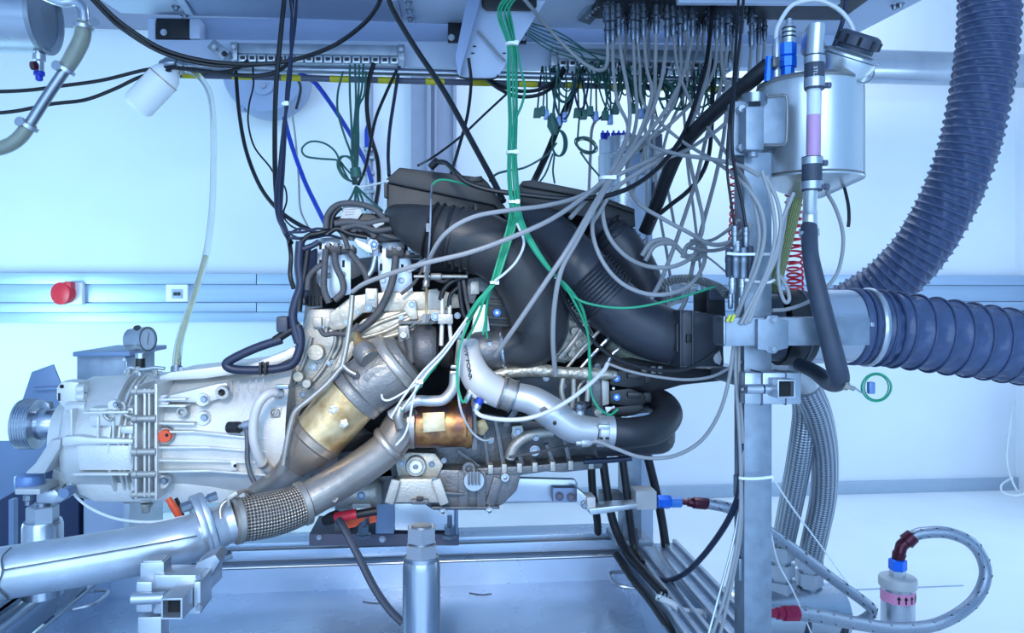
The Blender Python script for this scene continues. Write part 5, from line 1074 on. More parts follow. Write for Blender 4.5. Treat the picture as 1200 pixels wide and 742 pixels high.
b1 = braided('slim braided hose from the blue valve fitting sloping to the floor manifold', [(829, 590, 1.88), (855, 596, 1.88), (885, 612, 1.9), (925, 640, 1.93), (975, 678, 1.98), (1012, 705, 2.0), (1022, 716, 2.02), (1012, 726, 2.05), (998, 730, 2.08)], 6.2, 16)
G().lathe(P(799, 588, 1.885), P(830, 591, 1.88), [(0, .008), (.2, .008), (.22, .011), (.4, .012), (.45, .015), (.9, .015), (1, .012)], 8).build('maroon_fitting', 'maroon_anodised', b1, label='maroon end fitting')
b2 = braided('slim braided hose looping from the red fitting over to the floor canister', [(930, 718, 1.8), (960, 722, 1.84), (1000, 730, 1.92), (1050, 737, 2.0), (1100, 731, 2.08), (1140, 706, 2.12), (1155, 672, 2.14), (1142, 640, 2.15), (1112, 625, 2.17), (1080, 625, 2.19), (1066, 631, 2.2)], 7, 18)
G().lathe(P(898, 719, 1.79), P(936, 719, 1.8), [(0, .010), (.3, .011), (.32, .015), (.5, .015), (.52, .019), (.95, .019), (1, .015)], 8).build('red_fitting', 'red_anodised', b2, label='red end fitting')
G().lathe(P(1070, 628, 2.195), P(1056, 640, 2.2), [(0, .022), (.6, .024), (.65, .018), (1, .018)], 10).build('maroon_elbow', 'maroon_anodised', b2, label='maroon elbow fitting'); G().lathe(P(1057, 638, 2.2), P(1052, 656, 2.2), [(0, .018), (.5, .018), (.6, .021), (1, .018)], 10).build('maroon_neck', 'maroon_anodised', b2)
fcn = thing('filter_canister', 'aluminium filter canister with pink arrow band standing on the floor at lower right', 'canister', V((P(1052, 700, 2.2).x, 2.2, 0)))
k = kx(1052, 2.2); X = P(1052, 700, 2.2).x; zt = lambda y: P(1052, y, 2.2).z
vl(X, 2.2, [(0, 17*k), (.01, 18.5*k), (zt(688), 18.5*k)], 'body', 'steel_brushed', fcn); vl(X, 2.2, [(zt(688), 19*k), (zt(686), 21*k), (zt(678), 21*k), (zt(676), 20*k)], 'lid', 'white_paint_metal', fcn)
vl(X, 2.2, [(zt(676), 9*k), (zt(668), 9*k)], 'hex_base', 'bright_zinc', fcn, 6); vl(X, 2.2, [(zt(668), 9*k), (zt(667), 10*k), (zt(656), 10*k), (zt(655), 8*k)], 'blue_nut', 'blue_anodised', fcn, 6)
bd = vl(X, 2.2, [(zt(703), 18.7*k), (zt(703), 18.9*k), (zt(690.5), 18.9*k), (zt(690.5), 18.7*k)], 'pink_band', 'pink_band', fcn)
for i in range(6):
    th = math.radians(-118+i*23); rr = 19.0*k; rad = V((math.cos(th), math.sin(th), 0)); tan = V((-math.sin(th), math.cos(th), 0)); c = V((X, 2.2, zt(697)))+rad*rr
    sh_ = [(-.2, -1), (.2, -1), (.2, .1), (.55, .1), (0, 1), (-.55, .1), (-.2, .1)]; q = [c+tan*(a*4.6*k)+V((0, 0, b*4.6*k)) for a, b in sh_]
    G().loft(q, [p+rad*.0006 for p in q]).build('arrow', 'ink', bd)
# second apparatus behind the cables: blue-capped filter unit
ap_ = thing('filter_unit', 'brushed steel filter unit with blue caps standing behind the cable tangle', 'filter', P(735, 320, 2.4))
AY = 2.4
G().lathe(P(732, 260, AY), P(732, 164, AY), [(0, 31*kx(732, AY)), (.8, 31*kx(732, AY)), (.81, 30*kx(732, AY)), (1, 30*kx(732, AY))], 36).build('canister', 'steel_brushed', ap_)
for x in (706.5, 712, 719, 725, 731, 737): G().lathe(P(x, 163, AY-.04), P(x, 153, AY-.04), [(0, .006), (.2, .008), (.7, .008), (.8, .004), (1, .003)], 10).build('blue_cap', 'blue_cap', ap_)
G().slab(745, 178, 756, 250, AY-.08, .05).build('side_plate', 'galv', ap_, .004); G().slab(738, 205, 760, 300, AY-.1, .06).build('bracket', 'rack_paint', ap_, .004); G().slab(735, 180, 757, 205, AY-.09, .04).build('block', 'rack_grey', ap_, .003)
for x, m, nn in ((769, 'cable_pale', 'sight_tube'), (759, 'steel', 'side_tube')): G().lathe(P(x, 240, AY-.08), P(x, 160, AY-.08), [(0, 6*kx(x, AY)), (1, 6*kx(x, AY))], 18).build(nn, m, ap_)
for y in (158, 214): G().lathe(P(769, y+18, AY-.08), P(769, y, AY-.08), [(0, 7*kx(769, AY)), (1, 7*kx(769, AY))], 18).build('sleeve', 'gasket', ap_)
G().slab(740, 255, 765, 345, AY-.04, .06).build('stand_column', 'rack_paint', ap_, .004); G().box((P(752, 300, AY).x, AY, .4), (.06, .06, .8)).build('column_base', 'rack_paint', ap_, .004)
for x, y in ((722, 181), (730, 176), (737, 172)): G().lathe(P(x-6, y+2, AY-.1), P(x+5, y-2, AY-.1), [(0, .006), (1, .006)], 10).build('cap_screw', 'bright_zinc', ap_)
# slim blue topped valve behind the black airbox
va = thing('slim_valve', 'slim steel rod with a blue top on the wall left of the air box', 'valve', P(432, 260, 3.87))
G().lathe(P(431, 175, 3.87), P(431, 147, 3.87), [(0, .016), (.8, .016), (1, .009)], 12).build('blue_top', 'cable_blue', va); G().lathe(P(433, 300, 3.87), P(431, 175, 3.87), [(0, .014), (1, .014)], 12).build('rod', 'bright_zinc', va)
for y in (172, 182, 200, 222): G().slab(426, y, 438, y+4, 3.84, .06).build('collar', 'steel', va, .002)
# loose stack of connectors strapped to the post
cl = thing('connector_cluster', 'cluster of grey inline connectors strapped to the square post beside the black box', 'connectors', P(868, 365, 1.44))
for x, y0, y1, r, m in ((861, 264, 290, 4, 'steel'), (874, 264, 290, 4, 'steel'), (864, 282, 296, 5, 'steel'), (854, 291, 325, 4, 'rubber_navy'), (862, 290, 326, 4.5, 'galv'), (871, 290, 328, 4.5, 'galv'), (879, 288, 326, 4, 'rubber_navy'), (858, 325, 345, 4, 'bright_zinc'), (870, 326, 350, 4.4, 'bright_zinc'), (856, 344, 362, 3, 'steel'), (867, 348, 366, 3, 'steel')):
    G().lathe(P(x, y1, 1.40), P(x, y0, 1.40), [(0, r*.7*.00156), (.1, r*.00156), (.5, r*.00156), (.52, r*.00176), (.7, r*.00176), (.72, r*.00156), (.95, r*.00156), (1, r*.0011)], 12).build('connector', m, cl)
for i, (x0, x1) in enumerate(((852, 856), (857, 861))): G().lathe(P(x0, 377, 1.36), P(x1, 369, 1.36), [(0, .0028), (1, .0028)], 8).build('yellow_tip', 'cable_yellow', cl)
for lab, pts in (('white zip tie around the connectors on the square post', [(852, 297), (865, 298), (884, 298), (905, 298)]), ('white zip tie below the connectors on the square post', [(873, 328), (885, 330), (900, 331), (908, 328)]), ('white zip tie round the lower part of the square post', [(866, 560), (872, 561), (888, 561), (906, 559)])):
    tag(pipe('zip_tie', 'white_plastic', 1.8, pts, None, 1.385, 6), lab, 'zip tie')
# red coiled lines
def coil(label, pts, R, pitch, r=1.1):
    k = kx(pts[0][0], pts[0][2]); tag(G().helix(PP(pts), R*k, r*k, pitch*k, 5, 16).build('coiled_cable', 'red_plastic'), label, 'cable')
coil('red coiled cable hanging behind the post, left of it', [(863, 182, 1.47), (862, 210, 1.48), (862, 240, 1.48), (860, 288, 1.44)], 6, 9)
coil('red coiled cable hanging behind the post, right of it near the air hoses', [(930, 214, 1.56), (930, 262, 1.57), (931, 300, 1.57), (932, 340, 1.60)], 9, 8, 1.4)
tag(pipe('green_sleeve', 'green_weave', 7.5, [(934, 228, 1.55), (927, 262, 1.55), (917, 300, 1.54), (907, 338, 1.5)], None, None, 14), 'olive braided sleeve running down behind the tank', 'sleeve')

# front-left open tube clamp
fc = thing('tube_clamp_stand', 'clamp with open square tubes at the bottom front, beside the exhaust pipe', 'clamp stand', P(190, 760, 1.25))
QY = 1.24
sq(P(183, 655, QY+.05), P(183, 690, QY+.05), .036, 'upright_tube', 'bright_zinc', .003, fc)
G().slab(159, 682, 178, 718, QY+.01, .05).build('clamp_half', 'bright_zinc', fc, .003); G().slab(179, 674, 234, 720, QY+.02, .05).build('clamp_half', 'bright_zinc', fc, .003)
a = P(154, 702, QY+.005); b = P(194, 702, QY+.005); b.z = a.z; G().lathe(a, b, [(0, .006), (.03, .009), (.97, .009), (1, .006)], 14).build('clamp_pin', 'bright_zinc', fc)
sq(P(201, 714, QY-.05), V((P(201, 714, QY-.05).x+.012, QY+.12, P(201, 714, QY-.05).z+.0)), pr(201, 25, QY-.05), 'stub_tube', 'bright_zinc', .003, fc)
G().slab(191.5, 704.5, 211, 724, QY-.03, .002).build('bore_shade', 'dark_cavity', fc)  # near-black plate in the mouth stands for the shade within the tube
G().slab(227, 682, 235, 720, QY-.01, .06).build('end_plate', 'bright_zinc', fc, .002); bolts(fc, [(233, 676, 3), (233, 712, 3)], QY-.012)
G().prism([(222, 676), (230, 660), (252, 650), (258, 658), (238, 690), (236, 700)], QY+.05, .05).build('strut', 'galv', fc, .003)
p = P(180, 718, QY+.045); G().box((p.x, p.y, (p.z+.23)/2), (.036, .036, p.z-.23)).build('lower_tube', 'bright_zinc', fc, .002)
# ================================================================ CABLES
def cab(label, m, r, pts, group=None, Y=None, name='cable', cat='cable', seg=8, sub=7):
    return tag(pipe(name, m, r, pts, None, Y, seg, sub), label, cat, group)
def plug(parent, x, y0, y1, Y, r, m='plug_steel', name='plug', boot=True):
    """inline round connector hanging straight down, sleeve rings and a tapered boot"""
    k = kx(x, Y); a, b = P(x, y0, Y), P(x, y1, Y)
    G().lathe(a, b, [(0, r*.85*k), (.1, r*.8*k), (.11, r*1.2*k), (.2, r*1.2*k), (.22, r*.85*k), (.3, r*.85*k), (.31, r*1.25*k), (.4, r*1.25*k), (.41, r*1.08*k), (.44, r*1.08*k), (.45, r*1.25*k), (.54, r*1.25*k), (.56, r*.75*k), (.66, r*.7*k), (.67, r*.98*k), (.72, r*.98*k), (.73, r*.8*k), (.86, r*.8*k), (1, r*.55*k)], 12).build(name, m, parent)
def tie(label, x, y, Y, rx, ry=1.6, tail=(6, 3)):
    k = kx(x, Y); c = P(x, y, Y); o = G().lathe(c+V((0, 0, ry*k)), c-V((0, 0, ry*k)), [(0, rx*k), (1, rx*k)], 16).build('zip_tie', 'white_plastic'); tag(o, label, 'zip tie')
    G().box(c+V((rx*.6*k, -rx*.75*k, 0)), (5*k, 5*k, 5*k)).build('lock', 'white_plastic', o, .001)
    return o
ORD = ['leftmost', 'second', 'third', 'fourth', 'fifth', 'sixth', 'seventh', 'eighth', 'ninth', 'tenth', 'eleventh', 'twelfth', 'thirteenth', 'fourteenth', 'rightmost']
def nth(i): return ORD[i]+(' from left' if i else '')
# ---- black cables, upper left
cab('black cable sagging from the upper left corner along the rail and up past the rack', 'cable_black', 2.6, [(100, -14, 1.88), (118, 5, 1.9), (146, 30, 1.93), (192, 58, 1.97), (245, 72, 2.0), (300, 75, 2.0), (345, 70, 1.99), (390, 54, 1.95), (424, 30, 1.9), (442, 8, 1.87), (448, -10, 1.85)])
cab('second black cable running beside the sagging one at upper left', 'cable_black', 2.2, [(96, -14, 1.88), (114, 6, 1.9), (142, 33, 1.93), (190, 62, 1.97), (245, 76, 2.0), (290, 77, 2.01), (318, 74, 2.02)])
cab('black cable looping low under the hazard tape at left', 'cable_black', 2.4, [(204, 79, 2.01), (230, 82, 2.0), (262, 86, 1.99), (292, 89, 1.98), (318, 86, 1.98), (334, 78, 1.99), (341, 66, 2.0)])
cab('short black cable crossing the left end of the hazard tape', 'cable_black', 2.2, [(210, 80, 2.02), (240, 84, 2.01), (266, 84, 2.01), (282, 78, 2.02), (290, 71, 2.04)])
cab('upper of two black cables entering from the left edge toward the bottle', 'cable_black', 2.2, [(-20, 108, 2.0), (30, 106, 2.01), (70, 101, 2.02), (120, 94, 2.03), (170, 82, 2.04), (206, 79, 2.03)])
cab('lower of two black cables entering from the left edge toward the bottle', 'cable_black', 2.2, [(-20, 134, 2.0), (20, 130, 2.01), (60, 122, 2.02), (100, 117, 2.03), (135, 104, 2.04), (165, 90, 2.04), (200, 82, 2.03)])
cab('thick black cable slanting from the top edge down to the left air box', 'cable_black', 3.4, [(452, -12, 1.8), (462, 14, 1.8), (488, 58, 1.78), (520, 106, 1.74), (552, 164, 1.68), (578, 212, 1.6), (590, 236, 1.56)])
cab('long black cable hanging straight down left of the loom', 'cable_black', 2.9, [(334, -10, 1.85), (328, 50, 1.85), (323, 110, 1.85), (322, 180, 1.83), (324, 230, 1.8), (330, 262, 1.75), (341, 285, 1.7)])
loomg = 'dark cables of the hanging loom'
for i, pts in enumerate(([(339, -10), (343, 30), (340, 80), (337, 120), (332, 150), (330, 190), (327, 225), (328, 256), (336, 274)], [(344, -10), (341, 40), (341, 80), (336, 124), (331, 160), (327, 200), (323, 232), (326, 256), (334, 272)], [(349, -10), (345, 35), (338, 85), (335, 125), (334, 160), (332, 200), (330, 230), (330, 255), (337, 274)])):
    cab(('left', 'middle', 'right')[i]+' dark cable of the strapped loom hanging above the engine rear', 'cable_navy', 1.9, [(x, y, 1.86-.0007*y+.004*i) for x, y in pts], loomg)
tie('white zip tie on the dark hanging loom', 334, 122, 1.775, 4)
cab('black cable drooping from the socket row to the loom, left of the disc', 'cable_black', 2.4, [(276, 80, 2.04), (280, 130, 2.0), (288, 175, 1.95), (303, 215, 1.88), (322, 242, 1.8), (345, 260, 1.74), (368, 272, 1.7)])
cab('thin twisted wire hanging in front of the wall disc', 'cable_black', 1.1, [(296, 76, 2.05), (297, 100, 2.04), (292, 122, 2.03), (291, 145, 2.0), (298, 172, 1.95), (315, 194, 1.9), (322, 205, 1.88)])
cab('thin wavy black wire beside the loom above the engine', 'cable_black', 1.1, [(326, 210, 1.86), (334, 220, 1.84), (336, 235, 1.82), (332, 252, 1.8), (340, 264, 1.76), (352, 270, 1.74)])
cab('black cable joining the loom down to the left engine harness', 'cable_black', 2.8, [(332, 262, 1.74), (338, 280, 1.72), (341, 300, 1.7), (340, 322, 1.7), (344, 338, 1.69)])
for i, pts in enumerate(([(334, 270), (350, 279), (370, 274), (388, 266)], [(334, 272), (355, 272), (372, 268), (392, 270)], [(336, 276), (352, 268), (376, 272), (396, 264)], [(338, 279), (360, 280), (384, 276), (402, 280)])):
    cab(('first', 'second', 'third', 'lowest')[i]+' dark wire from above fanning from the loom onto the engine rear', 'cable_navy', 1.5, [(x, y, 1.67) for x, y in pts], 'dark wires fanning onto the engine')
cab('pale thin cable hanging right of the loom', 'cable_grey', 1.1, [(340, 118, 1.9), (346, 160, 1.9), (350, 210, 1.86), (352, 245, 1.8), (362, 268, 1.72)])
cab('upper blue cable running from the rail down behind the green wires', 'cable_blue', 2.8, [(350, 86, 2.08), (368, 96, 2.1), (390, 125, 2.14), (412, 160, 2.18), (428, 190, 2.2), (436, 214, 2.2)])
cab('lower blue cable slanting from the loom to the engine top', 'cable_blue', 2.7, [(333, 138, 1.92), (341, 168, 1.9), (356, 210, 1.86), (370, 240, 1.8), (382, 264, 1.72)])
cab('black cable bowing right of the green wires', 'cable_black', 2.7, [(438, 74, 2.05), (432, 96, 2.05), (430, 124, 2.05), (434, 158, 2.05), (442, 186, 2.05), (444, 215, 2.02), (440, 242, 1.95)])
cab('thin black cable crossing the bowed black cable', 'cable_black', 1.9, [(465, 82, 2.05), (452, 110, 2.04), (440, 140, 2.02), (433, 175, 2.0), (428, 198, 1.96), (420, 216, 1.9)])
cab('dark grey cable hanging left of the pilaster to the air box', 'cable_navy', 2.1, [(468, 78, 2.06), (463, 110, 2.05), (457, 150, 2.02), (455, 180, 1.98), (456, 206, 1.9)])
# ---- green wires over the gearbox end
gl = 'dark green wires hanging from the left socket row'
for i, pts in enumerate(([(402, 84), (396, 108), (396, 132), (404, 160), (412, 184), (414, 216)], [(410, 76), (410, 110), (412, 150), (413, 190), (415, 216)], [(416, 75), (417, 120), (414, 160), (416, 190), (416, 216)], [(421, 76), (420, 110), (417, 140), (417, 190), (417, 216)], [(426, 75), (424, 104), (419, 130), (418, 165), (418, 216)], [(429, 84), (427, 110), (420, 128), (420, 170), (417, 216)])):
    cab('dark green wire from the left socket row to the white string, '+nth(i), 'cable_dark_green', 1.3, [(x, y, 2.05-.0009*y+.006*i) for x, y in pts], gl)
cab('thin green wire making a wide flat loop left of the green wires', 'cable_dark_green', 1.2, [(412, 205, 1.85), (404, 196, 1.86), (396, 188, 1.87), (375, 186, 1.88), (358, 183, 1.88), (354, 174, 1.88), (364, 166, 1.88), (380, 168, 1.88), (393, 178, 1.87), (400, 194, 1.86), (408, 210, 1.85)])
co = thing('green_wire_bundle', 'coiled bundle of dark green wire tied above the control unit', 'wire coil', P(408, 216, 1.84))
random.seed(21)
for i in range(6):
    dx = random.uniform(-2, 2); G().tube(PP([(415+dx*.4, 214), (404+dx, 208), (397+dx, 196), (398+dx, 186), (405+dx, 183), (413+dx, 188), (416+dx*.4, 204)], 1.84+.005*i), .0022, 7, 6).build('loop', 'cable_dark_green', co)
G().lathe(P(416, 197, 1.82), P(418, 208, 1.82), [(0, .012), (1, .014)], 12).build('wrap', 'cable_dark_green', co)
for i, pts in enumerate(([(417, 219), (411, 232), (405, 240)], [(417, 219), (416, 236), (414, 246)], [(418, 219), (424, 232), (428, 246)], [(418, 219), (432, 233), (448, 247)], [(417, 219), (420, 235), (421, 248)])):
    cab('dark green wire end spreading below the white string, '+nth((0, 1, 3, 4, 2)[i]), 'cable_dark_green', 1.4, [(x, y, 1.80-.004*abs(y-219)*.9) for x, y in pts], 'dark green wire ends below the string')
cab('white string tied from the green wire bundle to the left air box', 'white_plastic', 1.3, [(413, 219, 1.81), (425, 219, 1.80), (440, 216, 1.74), (455, 212, 1.67)], None, None, 'string', 'string')
# ---- main green bundle
gg = 'green wires of the main hanging bundle'; random.seed(4)
for i in range(9):
    a = 2*math.pi*i/9; ox, oy = 5.0*math.cos(a), .009*math.sin(a)
    top = 584+i*3.6
    if i < 5:
        tail = [(603+ox, 238, 1.53+oy), (600+ox*.9, 262, 1.50+oy), (590+ox*.8, 296, 1.49+oy), (579+ox*.5, 330, 1.49+oy*.6)]
        tail += [[(562, 352, 1.50), (540, 386, 1.52), (520, 416, 1.53), (500, 442, 1.535), (470, 482, 1.54)], [(566, 350, 1.50), (556, 366, 1.52), (549, 378, 1.53)], [(568, 350, 1.50), (560, 372, 1.52), (548, 398, 1.53)], [(560, 352, 1.5), (552, 364, 1.51), (546, 374, 1.52)], [(571, 352, 1.51), (569, 376, 1.53), (566, 392, 1.54)]][i]
    else: tail = [(604+ox, 238, 1.53+oy), (611+ox*.7, 262, 1.50+oy), (626+ox*.6, 290, 1.48+oy), (641+ox*.4, 312, 1.48+oy*.5), (653+ox*.2, 325, 1.48+oy*.5)]+([(668, 344, 1.5), (690, 356, 1.5), (735, 361, 1.5), (785, 352, 1.5), (838, 336, 1.52)] if i == 5 else [(660+i, 338, 1.49), (672+i*1.5, 354+i, 1.52), (689, 385+i, 1.54), (691+ox*.3, 420, 1.55), (692+ox*.4, 452, 1.55)] if i < 8 else [(664, 338, 1.49), (682, 372, 1.52), (690, 400, 1.54), (692, 455, 1.55), (700, 476, 1.55), (714, 486, 1.56), (724, 480, 1.57)])
    cab('green wire of the thick vertical bundle, one that forks left to the turbo' if i < 5 else 'green wire of the thick vertical bundle, one that forks right over the ducts', 'cable_green', 1.5, [(top, -12, 1.84), (590+ox*1.4, 14, 1.83+oy), (599+ox*.9, 52, 1.8+oy), (600+ox*1.1, 90, 1.76+oy), (601+ox*.9, 140, 1.69+oy), (600+ox*.9, 180, 1.62+oy), (601+ox*1.1, 212, 1.57+oy)]+tail, gg+(', left fork' if i < 5 else ', right fork'))
cab('loose green wire bowing out right of the main bundle', 'cable_green', 1.5, [(604, 50, 1.79), (610, 80, 1.75), (615, 104, 1.72), (611, 124, 1.70), (603, 142, 1.68), (600, 160, 1.65)])
cab('pale green wire swinging right then back to the lower bundle tie', 'cable_pale', 1.6, [(606, 262, 1.49), (614, 284, 1.48), (606, 305, 1.47), (592, 320, 1.47), (580, 329, 1.475)])
for lab, x, y, Y, r in (('white zip tie at the top of the green bundle', 600, 52, 1.79, 7.5), ('white zip tie halfway down the green bundle', 600, 179, 1.62, 7), ('white zip tie where the green bundle forks over the intake ducts', 602, 237, 1.53, 7), ('white zip tie on the lower left fork of the green bundle', 579, 331, 1.49, 5), ('white zip tie on the lower right fork of the green bundle', 653, 325, 1.48, 3.4)): tie(lab, x, y, Y, r)
cab('green wire dropping to the throttle bracket', 'cable_green', 1.3, [(576, 336, 1.5), (571, 360, 1.53), (570, 385, 1.54), (571, 396, 1.55)])
cab('green wire hanging in a hook below the charge elbow', 'cable_green', 1.5, [(550, 376, 1.5), (541, 400, 1.515), (536, 430, 1.52), (537, 455, 1.52), (542, 471, 1.52), (547, 468, 1.525)])
cab('pale wire curving under the charge elbow to the crankcase', 'cable_pale', 1.4, [(545, 380, 1.51), (539, 415, 1.52), (537, 450, 1.53), (540, 480, 1.55), (552, 505, 1.6), (566, 516, 1.63), (578, 514, 1.66)])
pg = 'pale wires running to the catalyst sensor'
for i, pts in enumerate(([(548, 372), (520, 410), (495, 436), (478, 458), (466, 476), (458, 490)], [(546, 378), (523, 412), (500, 438), (484, 462), (471, 480)], [(540, 384), (516, 418), (492, 444), (484, 470), (480, 492), (474, 510), (464, 522)])):
    cab(('upper', 'middle', 'lower')[i]+' pale wire slanting down left to the catalyst sensor', 'cable_pale', 1.4, [(x, y, 1.50+.004*i) for x, y in pts], pg)
tie('white zip tie below the turbo on the slanting wires', 491, 447, 1.5, 4)
cab('green and yellow wire arching over the left air box to a thin probe', 'cable_green', 1.3, [(604, 226, 1.60), (590, 224, 1.60), (570, 222, 1.60), (545, 216, 1.60), (524, 211, 1.60), (512, 212, 1.6), (506, 218, 1.6)])
pb = tag(pipe('temperature_probe', 'bright_zinc', 1.2, [(506, 216, 1.59), (505, 240, 1.53), (504, 270, 1.52), (502, 300, 1.54), (500, 330, 1.6)], None, None, 8), 'thin upright metal probe standing in front of the left air box', 'probe')
G().lathe(P(505, 226, 1.55), P(505, 233, 1.54), [(0, .003), (1, .003)], 8).build('sleeve', 'steel', pb); G().lathe(P(502, 262, 1.525), P(502, 272, 1.525), [(0, .005), (1, .005)], 8).build('grip', 'cable_grey', pb)
fr = thing('probe_fitting', 'steel tee fitting with a gold rod standing on the turbo heat shield', 'fitting', P(499, 375, 1.62))
G().lathe(P(499.5, 375, 1.6), P(500, 330, 1.6), [(0, .0028), (1, .0028)], 8).build('gold_rod', 'gold_heat', fr); G().lathe(P(499.5, 336, 1.6), P(500, 305, 1.6), [(0, .007), (.2, .007), (.25, .005), (.5, .005), (.55, .008), (1, .005)], 8).build('upright_nut', 'clamp_steel', fr); G().lathe(P(485, 324, 1.6), P(548, 324, 1.6), [(0, .003), (.3, .003), (.32, .007), (.5, .007), (.52, .004), (1, .004)], 10).build('cross_line', 'cast_alu', fr); G().lathe(P(498, 378, 1.6), P(499, 368, 1.6), [(0, .008), (1, .007)], 6).build('base_nut', 'clamp_steel', fr)

# ---- cables from the left and middle of the rack
cab('black cable looping below the chute, upper of the pair', 'cable_black', 2.2, [(575, 94, 2.04), (590, 102, 2.02), (612, 107, 2.02), (635, 104, 2.02), (654, 92, 2.04), (660, 80, 2.06)])
cab('black cable looping below the chute, lower of the pair', 'cable_black', 2.2, [(570, 93, 2.04), (585, 104, 2.02), (606, 113, 2.02), (632, 111, 2.02), (652, 98, 2.04), (662, 82, 2.06)])
cab('thick black hose slanting from the plug row down behind the right air box', 'cable_black', 4, [(688, 74, 2.12), (676, 100, 2.1), (660, 134, 2.06), (642, 178, 2.0), (628, 208, 1.95), (622, 220, 1.9)])
cab('thin black wire slanting from under the chute down left past the air box', 'cable_black', 1.4, [(596, 108, 2.0), (570, 132, 2.0), (540, 160, 2.0), (508, 184, 1.98), (490, 194, 1.9)])
cab('black wire hanging from the chute to the left air box', 'cable_black', 1.9, [(549, 68, 1.92), (552, 96, 1.93), (548, 134, 1.9), (538, 172, 1.84), (528, 206, 1.72)])
cab('grey cable crossing the chute face', 'cable_grey', 1.6, [(560, 36, 1.965), (572, 50, 1.962), (584, 64, 1.96), (592, 72, 1.96)])
cab('thin dark wire curving from the green bundle behind the right air box', 'cable_dark_green', 1.3, [(574, 212, 1.66), (582, 204, 1.68), (596, 200, 1.7), (616, 196, 1.8), (640, 182, 1.95), (652, 168, 2.0)])
cab('long black cable running along the ducts from the left air box up right', 'cable_black', 3, [(510, 190, 1.62), (522, 191, 1.6), (534, 202, 1.58), (548, 214, 1.57), (576, 223, 1.56), (620, 229, 1.55), (664, 233, 1.55), (708, 230, 1.56), (744, 217, 1.58), (774, 194, 1.62), (796, 166, 1.68), (808, 140, 1.73), (818, 110, 1.78), (828, 72, 1.84), (834, 20, 1.9), (836, -8, 1.92)])
G().lathe(P(505, 196, 1.63), P(513, 188, 1.62), [(0, .008), (1, .008)], 10).build('hose_fitting', 'black_plastic', en)
cab('thick dark hose slanting from the header tank down behind the black ducts', 'rubber', 8.5, [(901, 76, 1.52), (880, 94, 1.55), (850, 120, 1.62), (818, 150, 1.7), (796, 176, 1.76), (782, 206, 1.8), (770, 238, 1.84), (756, 272, 1.88)], None, None, 'rubber_hose', 'hose', 16)
cab('black cable hanging from the plugs and swinging left below the dark hose', 'cable_black', 2.7, [(834, 70, 1.94), (835, 110, 1.9), (834, 150, 1.86), (830, 184, 1.82), (820, 208, 1.8), (804, 226, 1.8), (786, 240, 1.82), (764, 258, 1.84)])
cab('black cable hanging in front of the tank bracket, outer of two', 'cable_black', 2, [(872, -10, 1.5), (868, 40, 1.45), (862, 90, 1.4), (859, 130, 1.36), (858, 170, 1.36), (862, 205, 1.38), (870, 240, 1.39), (874, 266, 1.39)])
cab('black cable hanging in front of the tank bracket, inner of two', 'cable_black', 1.7, [(866, -10, 1.52), (862, 60, 1.45), (858, 110, 1.4), (854, 150, 1.36), (852, 195, 1.38), (856, 232, 1.39), (861, 266, 1.40)])
cab('short black wire with a bare tip hanging below the header tank', 'cable_black', 2, [(985, 206, 1.53), (990, 222, 1.5), (994, 240, 1.48), (995, 256, 1.47), (994, 266, 1.47)])
cab('dark cable descending behind the filler cap', 'cable_navy', 2.8, [(992, -10, 1.62), (990, 14, 1.62), (984, 36, 1.62), (976, 58, 1.6)])
cab('grey tube curving from under the header tank down to the steel sleeve', 'cable_grey', 2.3, [(968, 224, 1.5), (980, 246, 1.47), (988, 276, 1.44), (985, 308, 1.42), (975, 330, 1.41), (950, 352, 1.40), (925, 362, 1.39), (905, 364, 1.385)])
# ---- hanging grey sensor cables with plugs
PYc = 1.94
def sens(label, x, yb, pts, r=2.5, pr_=4.6, group=None, m='cable_grey'):
    o = cab(label, m, r, [(x, yb-6, PYc)]+pts, group)
    plug(o, x, -6, yb, PYc, pr_); return o
TX = (712, 208)
sens('grey cable from the plug row through the zip tie to the rear engine fitting', 725, 45, [(729, 70, 1.9), (737, 115, 1.82), (737, 150, 1.75), (726, 184, 1.66), (710, 208, 1.60), (688, 228, 1.54), (648, 256, 1.47), (600, 278, 1.45), (550, 296, 1.45), (500, 308, 1.47), (460, 320, 1.52), (428, 332, 1.57), (413, 342, 1.60)], 2.9)
sens('grey cable curving over the bellows to the fitting beside the turbo', 754, 46, [(758, 80, 1.9), (764, 110, 1.84), (752, 150, 1.74), (735, 184, 1.66), (714, 209, 1.60), (680, 230, 1.54), (640, 241, 1.49), (600, 246, 1.46), (556, 254, 1.46), (524, 272, 1.46), (506, 298, 1.50), (500, 322, 1.57)], 2.6)
sens('grey cable slanting across the big duct to the throttle sensor', 782, 48, [(776, 90, 1.88), (764, 130, 1.8), (742, 170, 1.7), (716, 208, 1.60), (696, 240, 1.52), (668, 288, 1.46), (640, 330, 1.46), (606, 380, 1.5), (588, 406, 1.54), (581, 417, 1.57)], 2.9)
sens('grey cable falling across the duct to the foil hose', 812, 48, [(800, 90, 1.88), (778, 132, 1.78), (746, 172, 1.68), (719, 208, 1.60), (700, 238, 1.52), (676, 282, 1.47), (658, 316, 1.46), (650, 356, 1.48), (648, 400, 1.52), (651, 440, 1.57)], 2.9)
sens('grey cable making the lowest loop below the duct bellows', 742, 50, [(744, 90, 1.9), (746, 140, 1.8), (732, 186, 1.68), (708, 218, 1.6), (696, 246, 1.54), (695, 276, 1.5), (706, 306, 1.48), (726, 330, 1.48), (752, 343, 1.48), (780, 345, 1.48), (806, 336, 1.5), (822, 316, 1.54), (826, 294, 1.58), (814, 280, 1.62)], 2.6)
